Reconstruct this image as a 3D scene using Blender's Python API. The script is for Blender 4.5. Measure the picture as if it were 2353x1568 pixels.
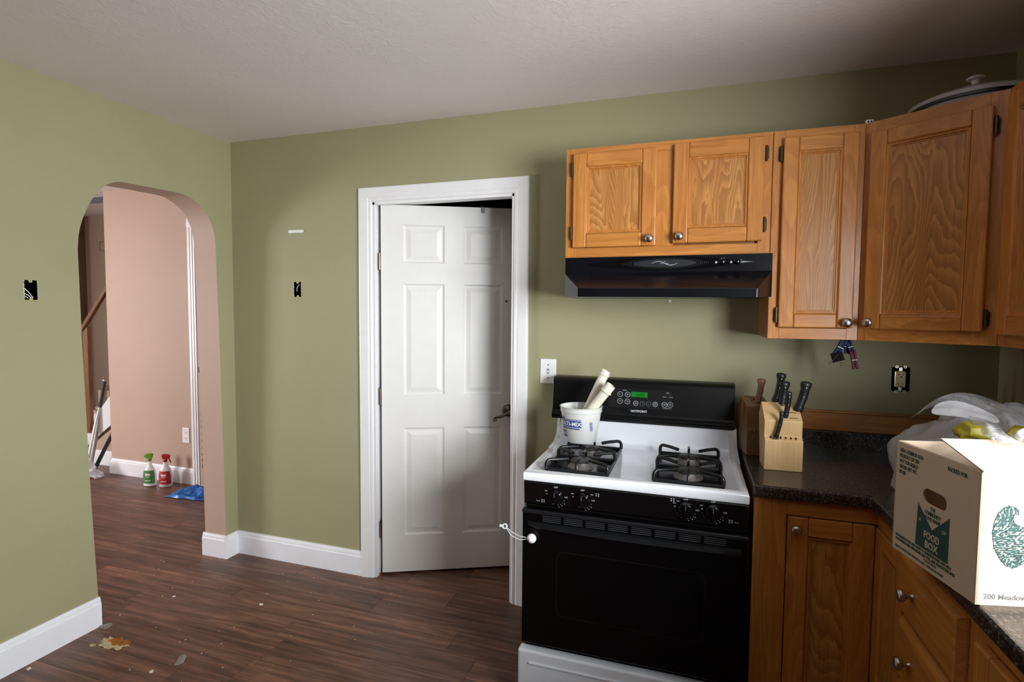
import bpy, bmesh, math, random
from mathutils import Vector, Matrix, noise
from mathutils.geometry import tessellate_polygon
random.seed(7)
sc = bpy.context.scene
COL = sc.collection
for o in list(bpy.data.objects): bpy.data.objects.remove(o)

# ------------------------------------------------------------ camera
cd = bpy.data.cameras.new('camera'); cam = bpy.data.objects.new('camera', cd); COL.objects.link(cam)
R_ = Vector((0.94860579, 0.31636463, 0.00777612)); F_ = Vector((-0.31547766, 0.94730988, -0.05547826)); U_ = R_.cross(F_)
cam.matrix_world = Matrix(((R_.x, U_.x, -F_.x, 2.5635), (R_.y, U_.y, -F_.y, -2.5101), (R_.z, U_.z, -F_.z, 1.4642), (0, 0, 0, 1)))
cd.sensor_width = 36.0; cd.lens = 1244.46/2353*36; cd.clip_start = 0.05
sc.camera = cam
# ------------------------------------------------------------ world, lights, exposure
w = bpy.data.worlds.new('world'); sc.world = w; w.use_nodes = True
w.node_tree.nodes['Background'].inputs[0].default_value = (0.75, 0.85, 1.0, 1)
w.node_tree.nodes['Background'].inputs[1].default_value = 1.0
def area(name, loc, target, sx, sy, energy, color, spread=180):
    l = bpy.data.lights.new(name, 'AREA'); l.shape = 'RECTANGLE'; l.size = sx; l.size_y = sy
    l.energy = energy; l.color = color; l.spread = math.radians(spread)
    o = bpy.data.objects.new(name, l); COL.objects.link(o); o.location = loc
    d = (Vector(target)-Vector(loc)).normalized()
    o.rotation_euler = d.to_track_quat('-Z', 'Y').to_euler()
    return o
area('window_daylight_sink', (4.06, -2.25, 1.58), (1.2, -.72, 1.05), 1.50, 1.0, 150, (0.95, 0.98, 1.0), 140)
area('hall_window_daylight', (-4.55, -1.95, 1.42), (-1.0, -.5, 1.30), 0.9, 1.3, 190, (0.98, 0.98, 1.0))
sc.view_settings.view_transform = 'Standard'; sc.view_settings.look = 'None'
sc.view_settings.gamma = 1.0; sc.view_settings.use_curve_mapping = False
sc.view_settings.exposure = -0.10
sc.cycles.use_denoising = True
sc.cycles.max_bounces = 10; sc.cycles.diffuse_bounces = 6; sc.cycles.transparent_max_bounces = 12
sc.cycles.caustics_reflective = False; sc.cycles.caustics_refractive = False
sc.cycles.sample_clamp_indirect = 4.0

# ------------------------------------------------------------ materials
def lin(c):
    return tuple((x/255/12.92 if x/255 <= .04045 else ((x/255+.055)/1.055)**2.4) for x in c)+(1.0,)
class NT:
    def __init__(s, name):
        s.m = bpy.data.materials.new(name); s.m.use_nodes = True; s.t = s.m.node_tree; s.n = s.t.nodes
        s.b = s.n['Principled BSDF']; s.out = s.n['Material Output']
    def new(s, typ, **kw):
        n = s.n.new(typ)
        for k, v in kw.items(): setattr(n, k, v)
        return n
    def link(s, a, b): s.t.links.new(a, b)
    def coords(s, scale=(1, 1, 1), kind='Object', rnd=False, loc=(0, 0, 0)):
        tc = s.new('ShaderNodeTexCoord'); mp = s.new('ShaderNodeMapping')
        mp.inputs['Scale'].default_value = scale; mp.inputs['Location'].default_value = loc
        if rnd:
            oi = s.new('ShaderNodeObjectInfo'); mu = s.new('ShaderNodeVectorMath', operation='SCALE'); mu.inputs['Scale'].default_value = 37.0
            cv = s.new('ShaderNodeCombineXYZ')
            for k in range(3): s.link(oi.outputs['Random'], cv.inputs[k])
            s.link(cv.outputs[0], mu.inputs[0]); ad = s.new('ShaderNodeVectorMath', operation='ADD')
            s.link(tc.outputs[kind], ad.inputs[0]); s.link(mu.outputs[0], ad.inputs[1]); s.link(ad.outputs[0], mp.inputs['Vector'])
        else: s.link(tc.outputs[kind], mp.inputs['Vector'])
        return mp.outputs[0]
    def noise(s, vec, scale, detail=4, rough=.55, dist=0.0):
        n = s.new('ShaderNodeTexNoise'); n.inputs['Scale'].default_value = scale; n.inputs['Detail'].default_value = detail
        n.inputs['Roughness'].default_value = rough; n.inputs['Distortion'].default_value = dist
        s.link(vec, n.inputs['Vector']); return n.outputs['Fac']
    def ramp(s, fac, stops, interp='LINEAR'):
        r = s.new('ShaderNodeValToRGB'); r.color_ramp.interpolation = interp; e = r.color_ramp.elements
        while len(e) < len(stops): e.new(.5)
        for el, (p, c) in zip(e, stops): el.position = p; el.color = c if len(c) == 4 else tuple(c)+(1,)
        s.link(fac, r.inputs['Fac']); return r.outputs['Color']
    def math(s, op, a, b=None):
        m = s.new('ShaderNodeMath', operation=op)
        for i, x in enumerate((a, b)):
            if x is None: continue
            if isinstance(x, (int, float)): m.inputs[i].default_value = x
            else: s.link(x, m.inputs[i])
        return m.outputs[0]
    def mix(s, fac, a, b, blend='MIX'):
        m = s.new('ShaderNodeMix', data_type='RGBA', blend_type=blend)
        for i, x in ((0, fac), (6, a), (7, b)):
            if isinstance(x, (int, float)): m.inputs[i].default_value = x
            elif isinstance(x, tuple): m.inputs[i].default_value = x
            else: s.link(x, m.inputs[i])
        return m.outputs[2]
    def bump(s, h, strength=.2, dist=.002):
        b = s.new('ShaderNodeBump'); b.inputs['Strength'].default_value = strength; b.inputs['Distance'].default_value = dist
        s.link(h, b.inputs['Height']); s.link(b.outputs[0], s.b.inputs['Normal'])
    def set(s, **kw):
        for k, v in kw.items():
            k = k.replace('_', ' ')
            if isinstance(v, (int, float, tuple)): s.b.inputs[k].default_value = v
            else: s.link(v, s.b.inputs[k])
        return s
def plain(name, rgb, rough=.5, metal=0.0, var=.06, scale=14, bump=0.0, spec=.5, coat=0.0):
    t = NT(name); c = lin(rgb); v = t.coords()
    n = t.noise(v, scale, 5)
    t.set(Base_Color=t.ramp(n, [(.25, tuple(x*(1-var) for x in c[:3])), (.75, tuple(min(1, x*(1+var)) for x in c[:3]))]),
          Roughness=rough, Metallic=metal, Specular_IOR_Level=spec, Coat_Weight=coat)
    if bump: t.bump(t.noise(v, scale*8, 3), bump, .001)
    return t.m
def paint(name, rgb, rough=.6, bump=.12, scale=160, var=.04):
    t = NT(name); c = lin(rgb); v = t.coords()
    n = t.noise(v, 1.6, 6, .6)
    t.set(Base_Color=t.ramp(n, [(.3, tuple(x*(1-var) for x in c[:3])), (.7, tuple(x*(1+var) for x in c[:3]))]), Roughness=rough, Specular_IOR_Level=.35)
    t.bump(t.noise(v, scale, 3), bump, .0015)
    return t.m
def wood(name, axis, cols, rough=.35, ring=11, sc_=1.0, cath=True, coat=.15, dark=.3):
    """flat-sawn wood: thin growth-ring lines of a stretched noise field plus fine pores; axis = grain direction"""
    t = NT(name)
    k = [5.0*sc_]*3; k[axis] = .8*sc_
    v = t.coords(tuple(k), rnd=True)
    n = t.noise(v, 1.2, 1.5, .45, .25)
    h = [30*sc_]*3; h[axis] = 9*sc_
    n2 = t.math('ADD', n, t.math('MULTIPLY', t.math('SUBTRACT', t.noise(t.coords(tuple(h), rnd=True), 1.0, 3, .6), .5), .035))
    fr = t.math('FRACT', t.math('MULTIPLY', n2, ring))
    rg = t.ramp(fr, [(0.0, (1, 1, 1)), (.55, (.25,)*3), (.90, (0, 0, 0)), (1, (1, 1, 1))])
    p = [300*sc_]*3; p[axis] = 9*sc_
    pores = t.ramp(t.noise(t.coords(tuple(p), rnd=True), 1.0, 2, .6), [(.34, (0, 0, 0)), (.5, (1, 1, 1))])
    q = [46*sc_]*3; q[axis] = 1.6*sc_
    strk = t.noise(t.coords(tuple(q), rnd=True), 1.0, 3, .6)
    base = t.ramp(strk, [(.3, lin(cols[0])), (.7, lin(cols[1]))])
    c1 = t.mix(t.math('MULTIPLY', t.math('SUBTRACT', 1.0, rg), dark), base, lin(cols[2]))
    c2 = t.mix(t.math('MULTIPLY', t.math('SUBTRACT', 1.0, pores), .30), c1, lin(cols[2]))
    t.set(Base_Color=c2, Roughness=rough, Coat_Weight=coat, Coat_Roughness=.15, Specular_IOR_Level=.4)
    t.bump(pores, .08, .0008)
    return t.m
OAKC = [(190, 122, 56), (206, 140, 70), (128, 70, 24)]
oak_v = wood('oak_vertical_grain', 2, OAKC, ring=20); oak_x = wood('oak_grain_along_x', 0, OAKC); oak_y = wood('oak_grain_along_y', 1, OAKC)
oak_p = wood('oak_cathedral_panel', 2, [(190, 128, 64), (208, 150, 84), (118, 68, 26)], ring=44, dark=.55)
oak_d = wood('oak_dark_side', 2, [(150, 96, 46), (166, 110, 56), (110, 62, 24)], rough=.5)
newel_w = wood('stair_rail_wood', 2, [(122, 82, 48), (138, 94, 58), (84, 52, 30)])
block_pale = wood('pale_beech', 2, [(222, 186, 132), (230, 198, 148), (196, 152, 98)], ring=6, dark=.3, rough=.45)
block_brown = wood('brown_block_wood', 2, [(132, 98, 62), (146, 110, 72), (96, 66, 40)], ring=6, dark=.4, rough=.55)
knife_wood = wood('rosewood_handle', 2, [(112, 78, 56), (142, 104, 78), (48, 30, 22)], ring=9)
wall_green = paint('green_wall_paint', (157, 154, 120))
wall_beige = paint('pinkish_beige_wall_paint', (186, 160, 143))
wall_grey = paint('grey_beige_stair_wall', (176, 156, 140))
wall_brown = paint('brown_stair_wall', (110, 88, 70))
wall_rear_m = paint('darkened_rear_wall', (96, 80, 66))  # unseen rear wall, brown chosen dark to cut bounce light
wall_dark = paint('darkened_enclosure_wall', (60, 54, 46))  # dark colour puts the shade behind the door into the walls
ceil_m = None
t = NT('textured_ceiling'); v = t.coords(); c = lin((236, 233, 230))
t.set(Base_Color=t.ramp(t.noise(v, 2.5, 5), [(.3, tuple(x*.96 for x in c[:3])), (.7, c[:3])]), Roughness=.8, Specular_IOR_Level=.2)
t.bump(t.noise(v, 28, 6, .7, 1.2), .55, .004); ceil_m = t.m
white_trim = plain('white_trim_paint', (236, 236, 238), .35, var=.03)
white_door = plain('white_door_paint', (234, 233, 230), .38, var=.02, bump=.03)
base_white = plain('scuffed_white_baseboard', (236, 238, 244), .35, var=.05, scale=5)
enamel_w = plain('white_enamel', (236, 239, 246), .12, var=.02, coat=.4)
enamel_g = plain('grey_white_drawer_enamel', (206, 210, 216), .2, var=.02)
gloss_black = plain('black_gloss', (9, 9, 11), .16, var=.1)
hood_black = plain('black_hood_enamel', (12, 13, 18), .22, var=.1)
side_gloss = plain('black_side_enamel', (20, 18, 17), .2)
glass_black = plain('black_oven_glass', (4, 4, 5), .3, var=.1, spec=.3)
matt_black = plain('matt_black', (16, 16, 18), .5, var=.15)
grate_m = plain('cast_grate_black', (18, 19, 22), .32, var=.2, bump=.1)
plastic_black = plain('black_plastic', (20, 22, 25), .4)
void_black = plain('black_void', (4, 4, 4), .9, spec=0.0)
burner_m = plain('burner_aluminium', (112, 108, 106), .5, .6, var=.2)
cap_m = plain('burner_cap_grey', (54, 53, 54), .5, .2, var=.2)
nickel = plain('brushed_nickel', (190, 184, 176), .28, 1.0)
dark_nickel = plain('satin_dark_nickel', (120, 108, 96), .3, 1.0)
hinge_m = plain('antique_brass_hinge', (86, 74, 56), .4, .9)
steel = plain('blade_steel', (200, 200, 205), .25, 1.0)
almond = plain('almond_plastic', (206, 186, 126), .4)
white_pl = plain('white_plastic', (235, 235, 236), .3, var=.02)
off_pl = plain('ivory_pipe_plastic', (226, 220, 205), .35, var=.06, scale=30)
blue_pl = plain('dark_blue_plastic', (12, 20, 84), .55, spec=.2)
maroon_pl = plain('maroon_plastic', (92, 20, 52), .55, spec=.2)
print_w = plain('white_print', (205, 208, 212), .6)
print_dim = plain('dim_grey_print', (120, 124, 128), .6)
print_blue = plain('blue_print', (36, 62, 140), .5)
print_green = plain('dark_green_print', (30, 68, 62), .7, var=.2)
print_grey = plain('grey_ink', (96, 96, 96), .7)
card = plain('pale_cardboard', (204, 184, 160), .8, var=.05, scale=8, bump=.05)
card_in = plain('cardboard_inside', (206, 176, 142), .85, var=.05)
carpet = plain('beige_carpet', (186, 166, 144), .95, var=.35, scale=90, bump=.8)
bat_grey = plain('silver_bat_aluminium', (170, 168, 164), .35, .6, var=.15)
bat_black = plain('black_grip_tape', (24, 28, 28), .6)
rod_m = plain('dark_green_rod', (28, 42, 40), .4)
red_pl = plain('red_plastic', (170, 24, 34), .35)
green_pl = plain('green_plastic', (96, 150, 44), .35)
label_red = plain('red_label', (176, 36, 44), .5)
label_green = plain('green_label', (70, 128, 62), .5, var=.25, scale=40)
blue_bag_m = plain('blue_plastic_film', (28, 112, 196), .3, var=.1)
yellow_pack = plain('yellow_packet', (168, 158, 36), .4, var=.25, scale=18)
scrap_m = plain('grey_adhesive_scrap', (140, 134, 128), .8, var=.3)
scrap_w = plain('white_chip', (225, 218, 208), .8)
orange_core = plain('torn_floor_orange_core', (160, 98, 36), .8, var=.3, scale=30)
torn_rim = plain('torn_floor_white_rim', (196, 180, 140), .9, var=.35, scale=60)
pot_white = plain('white_pot_enamel', (190, 190, 195), .2)
strip_gold = wood('oak_backsplash_board', 0, [(176, 116, 56), (196, 134, 70), (120, 66, 24)], ring=9)
# laminate counter: black with grey flecks
t = NT('black_speckled_laminate'); v = t.coords()
f1 = t.ramp(t.noise(v, 150, 6, .75), [(.42, lin((30, 28, 27))), (.55, lin((66, 60, 57))), (.68, lin((150, 140, 132)))])
f2 = t.ramp(t.noise(v, 22, 5, .7), [(.35, (.45,)*3), (.65, (1, 1, 1))])
t.set(Base_Color=t.mix(.8, f1, f2, 'MULTIPLY'), Roughness=.24, Specular_IOR_Level=.5); counter_m = t.m
# plank floor
t = NT('dark_walnut_plank')
a = t.noise(t.coords((1.3, 24, 24), rnd=True), 1.6, 6, .65, .6); b = t.noise(t.coords((2.5, 9, 9), rnd=True), 1.2, 4, .6, .8)
oi = t.new('ShaderNodeObjectInfo')
c1 = t.ramp(a, [(.28, lin((62, 42, 34))), (.5, lin((104, 73, 59))), (.72, lin((142, 102, 82)))])
c2 = t.ramp(b, [(.35, (.72, .7, .7)), (.62, (1.12, 1.1, 1.08))])
c3 = t.mix(1.0, c1, c2, 'MULTIPLY')
tone = t.ramp(oi.outputs['Random'], [(0, (.84, .82, .82)), (1, (1.12, 1.08, 1.06))])
c4 = t.mix(1.0, c3, tone, 'MULTIPLY')
tc = t.new('ShaderNodeNewGeometry')
wn = t.noise(tc.outputs['Position'], 2.4, 6, .7)
haze = t.ramp(wn, [(.55, (0, 0, 0)), (.75, (1, 1, 1))])
t.set(Base_Color=t.mix(t.math('MULTIPLY', haze, .25), c4, lin((112, 96, 88))), Roughness=t.math('ADD', .30, t.math('MULTIPLY', wn, .22)), Specular_IOR_Level=.45)
t.bump(a, .10, .001); plank_m = t.m
# translucent films
def film(name, rgb, alpha, rough=.3, bs=.2, sc_=60):
    t = NT(name); c = lin(rgb)
    t.set(Base_Color=c, Roughness=rough, Alpha=alpha, Specular_IOR_Level=.7)
    t.bump(t.math('ABSOLUTE', t.math('SUBTRACT', t.noise(t.coords(), sc_, 4), .5)), bs, .002 if sc_ > 20 else .02)
    return t.m
bag_film = film('white_grocery_bag_film', (206, 206, 210), .66, .26, .7, 16)
clear_film = film('clear_plastic_film', (220, 220, 222), .55, .25)
bucket_m = film('translucent_white_tub', (226, 228, 226), .78, .22)
t = NT('green_display'); t.set(Base_Color=lin((6, 60, 14)), Emission_Color=lin((20, 190, 50)), Emission_Strength=.35, Roughness=.3); disp_m = t.m
t = NT('display_digit'); t.set(Base_Color=lin((4, 50, 10)), Emission_Color=lin((10, 110, 25)), Emission_Strength=.25, Roughness=.3); digit_m = t.m
t = NT('window_glass'); t.set(Base_Color=(1, 1, 1, 1), Alpha=.06, Roughness=.05); pane_m = t.m

# ------------------------------------------------------------ mesh helpers
WLOC = {}
def FM(o, u):
    u = Vector(u).normalized(); v = Vector((0, 0, 1)); w = u.cross(v)
    return Matrix(((u.x, v.x, w.x, o[0]), (u.y, v.y, w.y, o[1]), (u.z, v.z, w.z, o[2]), (0, 0, 0, 1)))
def AX(p, d):
    """matrix whose z axis runs along d from point p"""
    q = Vector(d).normalized().to_track_quat('Z', 'Y').to_matrix().to_4x4()
    return Matrix.Translation(Vector(p)) @ q
def AXY(p, d):
    z = Vector(d).normalized(); x = Vector((0, 1, 0)).cross(z).normalized(); y = z.cross(x)
    return Matrix(((x.x, y.x, z.x, p[0]), (x.y, y.y, z.y, p[1]), (x.z, y.z, z.z, p[2]), (0, 0, 0, 1)))
class MB:
    def __init__(s, M=None): s.v = []; s.f = []; s.mi = []; s.M = M or Matrix.Identity(4)
    def add(s, vs, fs, mi=0, M=None):
        M = s.M @ M if M is not None else s.M; b = len(s.v)
        s.v += [M @ Vector(p) for p in vs]; s.f += [[b+i for i in f] for f in fs]; s.mi += [mi]*len(fs); return s
    def box(s, x0, x1, y0, y1, z0, z1, mi=0, M=None):
        vs = [(x, y, z) for z in (z0, z1) for y in (y0, y1) for x in (x0, x1)]
        return s.add(vs, [(0, 2, 3, 1), (4, 5, 7, 6), (0, 1, 5, 4), (2, 6, 7, 3), (0, 4, 6, 2), (1, 3, 7, 5)], mi, M)
    def prism(s, pts, ext, mi=0, M=None):
        n = len(pts); e = Vector(ext); a = [Vector(p) for p in pts]
        tr = tessellate_polygon([a]); vs = a+[p+e for p in a]
        return s.add(vs, [tuple(t) for t in tr]+[tuple(i+n for i in reversed(t)) for t in tr]+[(i, (i+1) % n, (i+1) % n+n, i+n) for i in range(n)], mi, M)
    def tube(s, path, r, n=8, mi=0, M=None, flat=1.0, side=None, cap=True):
        P = [Vector(p) for p in path]; rs = r if isinstance(r, (list, tuple)) else [r]*len(P); vs = []; up = None
        for i, p in enumerate(P):
            d = (P[min(i+1, len(P)-1)]-P[max(i-1, 0)]).normalized()
            if up is None:
                up = Vector(side) if side else (Vector((0, 0, 1)) if abs(d.z) < .9 else Vector((1, 0, 0)))
            a = d.cross(up).normalized(); b = a.cross(d).normalized(); up = b
            vs += [p+a*math.cos(2*math.pi*k/n)*rs[i]*flat+b*math.sin(2*math.pi*k/n)*rs[i] for k in range(n)]
        fs = [(i*n+k, i*n+(k+1) % n, (i+1)*n+(k+1) % n, (i+1)*n+k) for i in range(len(P)-1) for k in range(n)]
        if cap: fs += [tuple(reversed(range(n))), tuple(range((len(P)-1)*n, len(P)*n))]
        return s.add(vs, fs, mi, M)
    def lathe(s, prof, n=20, mi=0, M=None, cap=True):
        vs = [(r*math.cos(2*math.pi*k/n), r*math.sin(2*math.pi*k/n), z) for r, z in prof for k in range(n)]
        m = len(prof); fs = [(i*n+k, i*n+(k+1) % n, (i+1)*n+(k+1) % n, (i+1)*n+k) for i in range(m-1) for k in range(n)]
        if cap: fs += [tuple(reversed(range(n))), tuple(range((m-1)*n, m*n))]
        return s.add(vs, fs, mi, M)
    def panel_grid(s, us, vs_, holes, rings, c0, mi=0):
        """flat face of cells at depth c0 (local a,b,c); each hole cell (i,j) gets nested rings [(inset, depth)...]"""
        for i in range(len(us)-1):
            for j in range(len(vs_)-1):
                a0, a1, b0, b1 = us[i], us[i+1], vs_[j], vs_[j+1]
                if (i, j) not in holes: s.add([(a0, b0, c0), (a1, b0, c0), (a1, b1, c0), (a0, b1, c0)], [(0, 1, 2, 3)], mi); continue
                prev = [(a0, b0, c0), (a1, b0, c0), (a1, b1, c0), (a0, b1, c0)]
                for ins, dep in rings:
                    cur = [(a0+ins, b0+ins, c0+dep), (a1-ins, b0+ins, c0+dep), (a1-ins, b1-ins, c0+dep), (a0+ins, b1-ins, c0+dep)]
                    s.add(prev+cur, [(k, (k+1) % 4, (k+1) % 4+4, k+4) for k in range(4)], mi); prev = cur
                s.add(prev, [(0, 1, 2, 3)], mi)
        return s
    def build(s, name, mats, parent=None, smooth=None, bevel=None, loc=None, seg=2):
        me = bpy.data.meshes.new(name)
        wl = WLOC.get(parent, Vector((0, 0, 0))) if parent else Vector((0, 0, 0))
        L = Vector(loc) if loc else (wl if parent else Vector((0, 0, 0)))
        me.from_pydata([tuple(p-L) for p in s.v], [], s.f); me.validate()
        for m in (mats if isinstance(mats, (list, tuple)) else [mats]): me.materials.append(m)
        bm = bmesh.new(); bm.from_mesh(me)
        for f, mi in zip(bm.faces, s.mi): f.material_index = mi
        if smooth: bmesh.ops.remove_doubles(bm, verts=bm.verts, dist=1e-5)
        bmesh.ops.recalc_face_normals(bm, faces=bm.faces); bm.to_mesh(me); bm.free()
        if smooth:
            for p in me.polygons: p.use_smooth = True
            me.set_sharp_from_angle(angle=math.radians(smooth))
        o = bpy.data.objects.new(name, me); COL.objects.link(o)
        if parent: o.parent = parent; o.location = L-wl
        else: o.location = L
        WLOC[o] = L
        if bevel:
            b = o.modifiers.new('bevel', 'BEVEL'); b.width = bevel; b.segments = seg; b.limit_method = 'ANGLE'; b.angle_limit = math.radians(35)
        return o
def tag(o, label=None, cat=None, group=None, kind=None):
    for k, v in (('label', label), ('category', cat), ('group', group), ('kind', kind)):
        if v: o[k] = v
    return o
def thing(name, loc, label, cat, group=None, kind=None):
    o = bpy.data.objects.new(name, None); COL.objects.link(o); o.location = loc; o.empty_display_size = .05; WLOC[o] = Vector(loc)
    return tag(o, label, cat, group, kind)
def struct(o): o['kind'] = 'structure'; return o
def txt(mb, s, M, size, ext=.0006, mi=0, align='CENTER', bend=None, sx=1.0, bold=0.0):
    """add lettering to mb; M maps (x,y,z) text space; bend(p)->world point for curved surfaces"""
    cu = bpy.data.curves.new('t', 'FONT'); cu.body = s; cu.size = size; cu.align_x = align; cu.extrude = ext; cu.resolution_u = 2; cu.offset = bold
    ob = bpy.data.objects.new('t', cu); COL.objects.link(ob); bpy.context.view_layer.update()
    me = bpy.data.meshes.new_from_object(ob.evaluated_get(bpy.context.evaluated_depsgraph_get()))
    vs = [Vector((p.co.x*sx, p.co.y, p.co.z)) for p in me.vertices]
    if bend: vs = [bend(p) for p in vs]
    mb.add(vs, [tuple(p.vertices) for p in me.polygons], mi, M)
    bpy.data.objects.remove(ob); bpy.data.curves.remove(cu); bpy.data.meshes.remove(me)
def wall(name, outer, holes, thick_vec, mats, reveal=1, to3=lambda p: p, smooth=None):
    """solid wall: polygon with holes swept by thick_vec; slots: 0 front, 1 reveal, 2 back"""
    loops = [[Vector(to3(p)) for p in outer]]+[[Vector(to3(p)) for p in h] for h in holes]
    tr = tessellate_polygon(loops); flat = [p for l in loops for p in l]; n = len(flat); T = Vector(thick_vec)
    mb = MB(); mb.add(flat, tr, 0); mb.add([p+T for p in flat], tr, 2)
    for l in loops:
        m = len(l); mb.add(l+[p+T for p in l], [(i, (i+1) % m, (i+1) % m+m, i+m) for i in range(m)], reveal)
    return struct(mb.build(name, mats, smooth=smooth))

# ------------------------------------------------------------ room shell
H = 2.424; XW = 3.664; YR = -4.2
rect = lambda a0, a1, b0, b1: [(a0, b0), (a1, b0), (a1, b1), (a0, b1)]
to_y0 = lambda y: (lambda p: (p[0], y, p[1]))
to_x0 = lambda x: (lambda p: (x, p[0], p[1]))
# back wall: door opening and the empty electrical box
DX0, DX1, DZ = .945, 1.735, 2.03
wall('wall_back', rect(-.17, XW+.12, -.1, H+.02), [rect(DX0-.018, DX1+.018, -.05, DZ+.018), rect(.432, .484, 1.533, 1.617), rect(3.322, 3.378, 1.160, 1.252)], (0, .115, 0), [wall_green, wall_green, wall_green], to3=to_y0(0.0))
# left wall with arched opening
AY0, AY1, TW = -.806, -.088, .158
key = [(-.844, 1.72), (-.835, 1.80), (-.809, 1.882), (-.77, 1.96), (-.72, 2.019), (-.664, 2.05), (-.598, 2.057), (-.349, 2.066), (-.272, 2.054), (-.194, 2.011), (-.145, 1.941), (-.120, 1.848), (-.116, 1.70)]
arch = [(AY0, -.05), (AY0, .0), (-.826, .6), (-.840, 1.3)]
for i in range(len(key)-1):   # Catmull-Rom through the measured arch outline
    p0_, p1_, p2_, p3_ = [Vector(key[max(0, min(len(key)-1, i+d))]) for d in (-1, 0, 1, 2)]
    for k in range(4 if i != 6 else 2):
        t0 = k/(4 if i != 6 else 2); arch.append(tuple(.5*((2*p1_)+(p2_-p0_)*t0+(2*p0_-5*p1_+4*p2_-p3_)*t0*t0+(3*p1_-p0_-3*p2_+p3_)*t0**3)))
arch += [key[-1], (-.103, 1.1), (AY1, 0.0), (AY1, -.05)]
wall('wall_left', rect(-1.7, .06, -.1, H+.02), [arch, rect(-1.052, -1.004, 1.494, 1.574)], (-TW, 0, 0), [wall_green, wall_beige, wall_beige], to3=to_x0(0.0), smooth=28)
wall('wall_right', rect(YR-.1, .1, -.1, H+.02), [rect(-2.85, -1.26, 1.04, 1.98)], (.12, 0, 0), [wall_green]*3, to3=to_x0(XW))
wall('wall_rear', rect(-.17, XW+.12, -.1, H+.02), [], (0, -.12, 0), [wall_rear_m]*3, to3=to_y0(YR))
struct(MB().box(-.17, 0, YR, -1.7, -.1, H+.02).build('wall_left_near', wall_brown))  # unseen stretch of left wall, split off and darkened to lower the fill light
mb = MB(); mb.box(-.17, XW+.12, YR-.12, .115, H, H+.1); struct(mb.build('ceiling', ceil_m))
# windows outside the frame: frames with panes
def window(name, M, w_, h_):
    fr = MB(M); t_ = .05
    fr.box(0, t_, 0, h_, -.08, .01).box(w_-t_, w_, 0, h_, -.08, .01).box(t_, w_-t_, 0, t_, -.08, .01).box(t_, w_-t_, h_-t_, h_, -.08, .01)
    fr.box(t_, w_-t_, h_/2-.015, h_/2+.015, -.06, -.02)
    o = struct(fr.build(name, white_trim, loc=(M[0][3], M[1][3], M[2][3])))
    for z0, z1 in ((t_, h_/2-.015), (h_/2+.015, h_-t_)):
        MB(M).box(t_, w_-t_, z0, z1, -.045, -.04).build('pane', pane_m, o)
    return o
window('window_1', FM((XW, -1.26, 1.04), (0, -1, 0)), 1.59, .94)
# made-up enclosure behind the door, coloured dark so the gap stays black
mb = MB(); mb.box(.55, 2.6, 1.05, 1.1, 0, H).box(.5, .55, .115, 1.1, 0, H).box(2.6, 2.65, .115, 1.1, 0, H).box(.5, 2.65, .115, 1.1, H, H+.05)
struct(mb.build('wall_dark_enclosure', wall_dark))
# hall beyond the arch
HP = .866
mb = MB()
mb.box(-2.294, -1.262, HP, HP+.13, 0, 2.5); mb.box(-1.262, -.17, HP, HP+.13, 2.12, 2.5)
struct(mb.build('wall_hall', wall_beige))
struct(MB().box(-.6, .5, HP, HP+.12, 0, 2.2).build('wall_hall_side', wall_beige))
struct(MB().box(-5.2, -2.294, 1.022, 1.06, 0, .10).build('trim_6', wall_beige))
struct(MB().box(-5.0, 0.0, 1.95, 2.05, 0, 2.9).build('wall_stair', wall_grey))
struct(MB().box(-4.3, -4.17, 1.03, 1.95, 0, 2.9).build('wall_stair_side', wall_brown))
mb = MB(); mb.box(-5.0, -.17, YR, HP+.17, 2.47, 2.55); struct(mb.build('ceiling_hall', ceil_m))
mb = MB(); mb.box(-5.0, .0, 1.35, 2.1, 2.52, 2.6); struct(mb.build('ceiling_stair', ceil_m))
struct(MB().box(-5.0, 0, HP+.17, 1.35, 2.50, 2.6).build('trim_7', plain('blue_grey_header', (150, 156, 172), .7)))
hall_left = wall('wall_hall_left', rect(YR, 2.05, -.1, 2.55), [rect(-2.42, -1.48, .72, 2.12)], (-.1, 0, 0), [wall_beige]*3, to3=to_x0(-4.42))
struct(MB().box(-4.5, -.17, -3.1, -3.0, 0, 2.5).build('wall_hall_front', wall_beige))
# floor: slab and planks
fl = struct(MB().box(-5.1, XW+.12, YR-.12, 2.1, -.06, -.0035).build('floor', plank_m))
PW = .152; y = -3.2; row = 0; meshes = {}
while y < 1.02:
    x = -3.0-random.random()*1.0
    while x < 3.66:
        L = random.choice((.92, 1.22)); x1 = x+L
        if x1 > -2.9 and not (x > 2.2 and y > -.6) and not (x > 2.8) and not (x1 < -.3 and y < -1.6):
            if L not in meshes:
                mb = MB().box(.0008, L-.0008, .0008, PW-.0008, -.003, 0); o = mb.build('plank', plank_m, fl, bevel=None); meshes[L] = o.data
                o.location = (x, y, 0)
            else:
                o = bpy.data.objects.new('plank', meshes[L]); COL.objects.link(o); o.parent = fl; o.location = (x, y, 0)
        x = x1
    y += PW; row += 1
# torn patch in the floor
def blob(cx, cy, rx, ry, z, n=26, jag=.3, seed=1, h=.0012):
    rnd = random.Random(seed); pts = []
    for k in range(n):
        a_ = 2*math.pi*k/n; r_ = 1+jag*(rnd.random()-.5)*2
        pts.append((cx+rx*r_*math.cos(a_), cy+ry*r_*math.sin(a_), z))
    return MB().prism(pts, (0, 0, h))
blob(.208, -.885, .075, .034, .0, seed=3, jag=.35, h=.0008).build('torn_rim', torn_rim, fl)
blob(.212, -.872, .055, .022, .0009, seed=5, jag=.22, h=.0007).build('torn_core', orange_core, fl)
blob(.128, -.925, .016, .008, .0, seed=9, jag=.3).build('torn_rim', torn_rim, fl)
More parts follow.
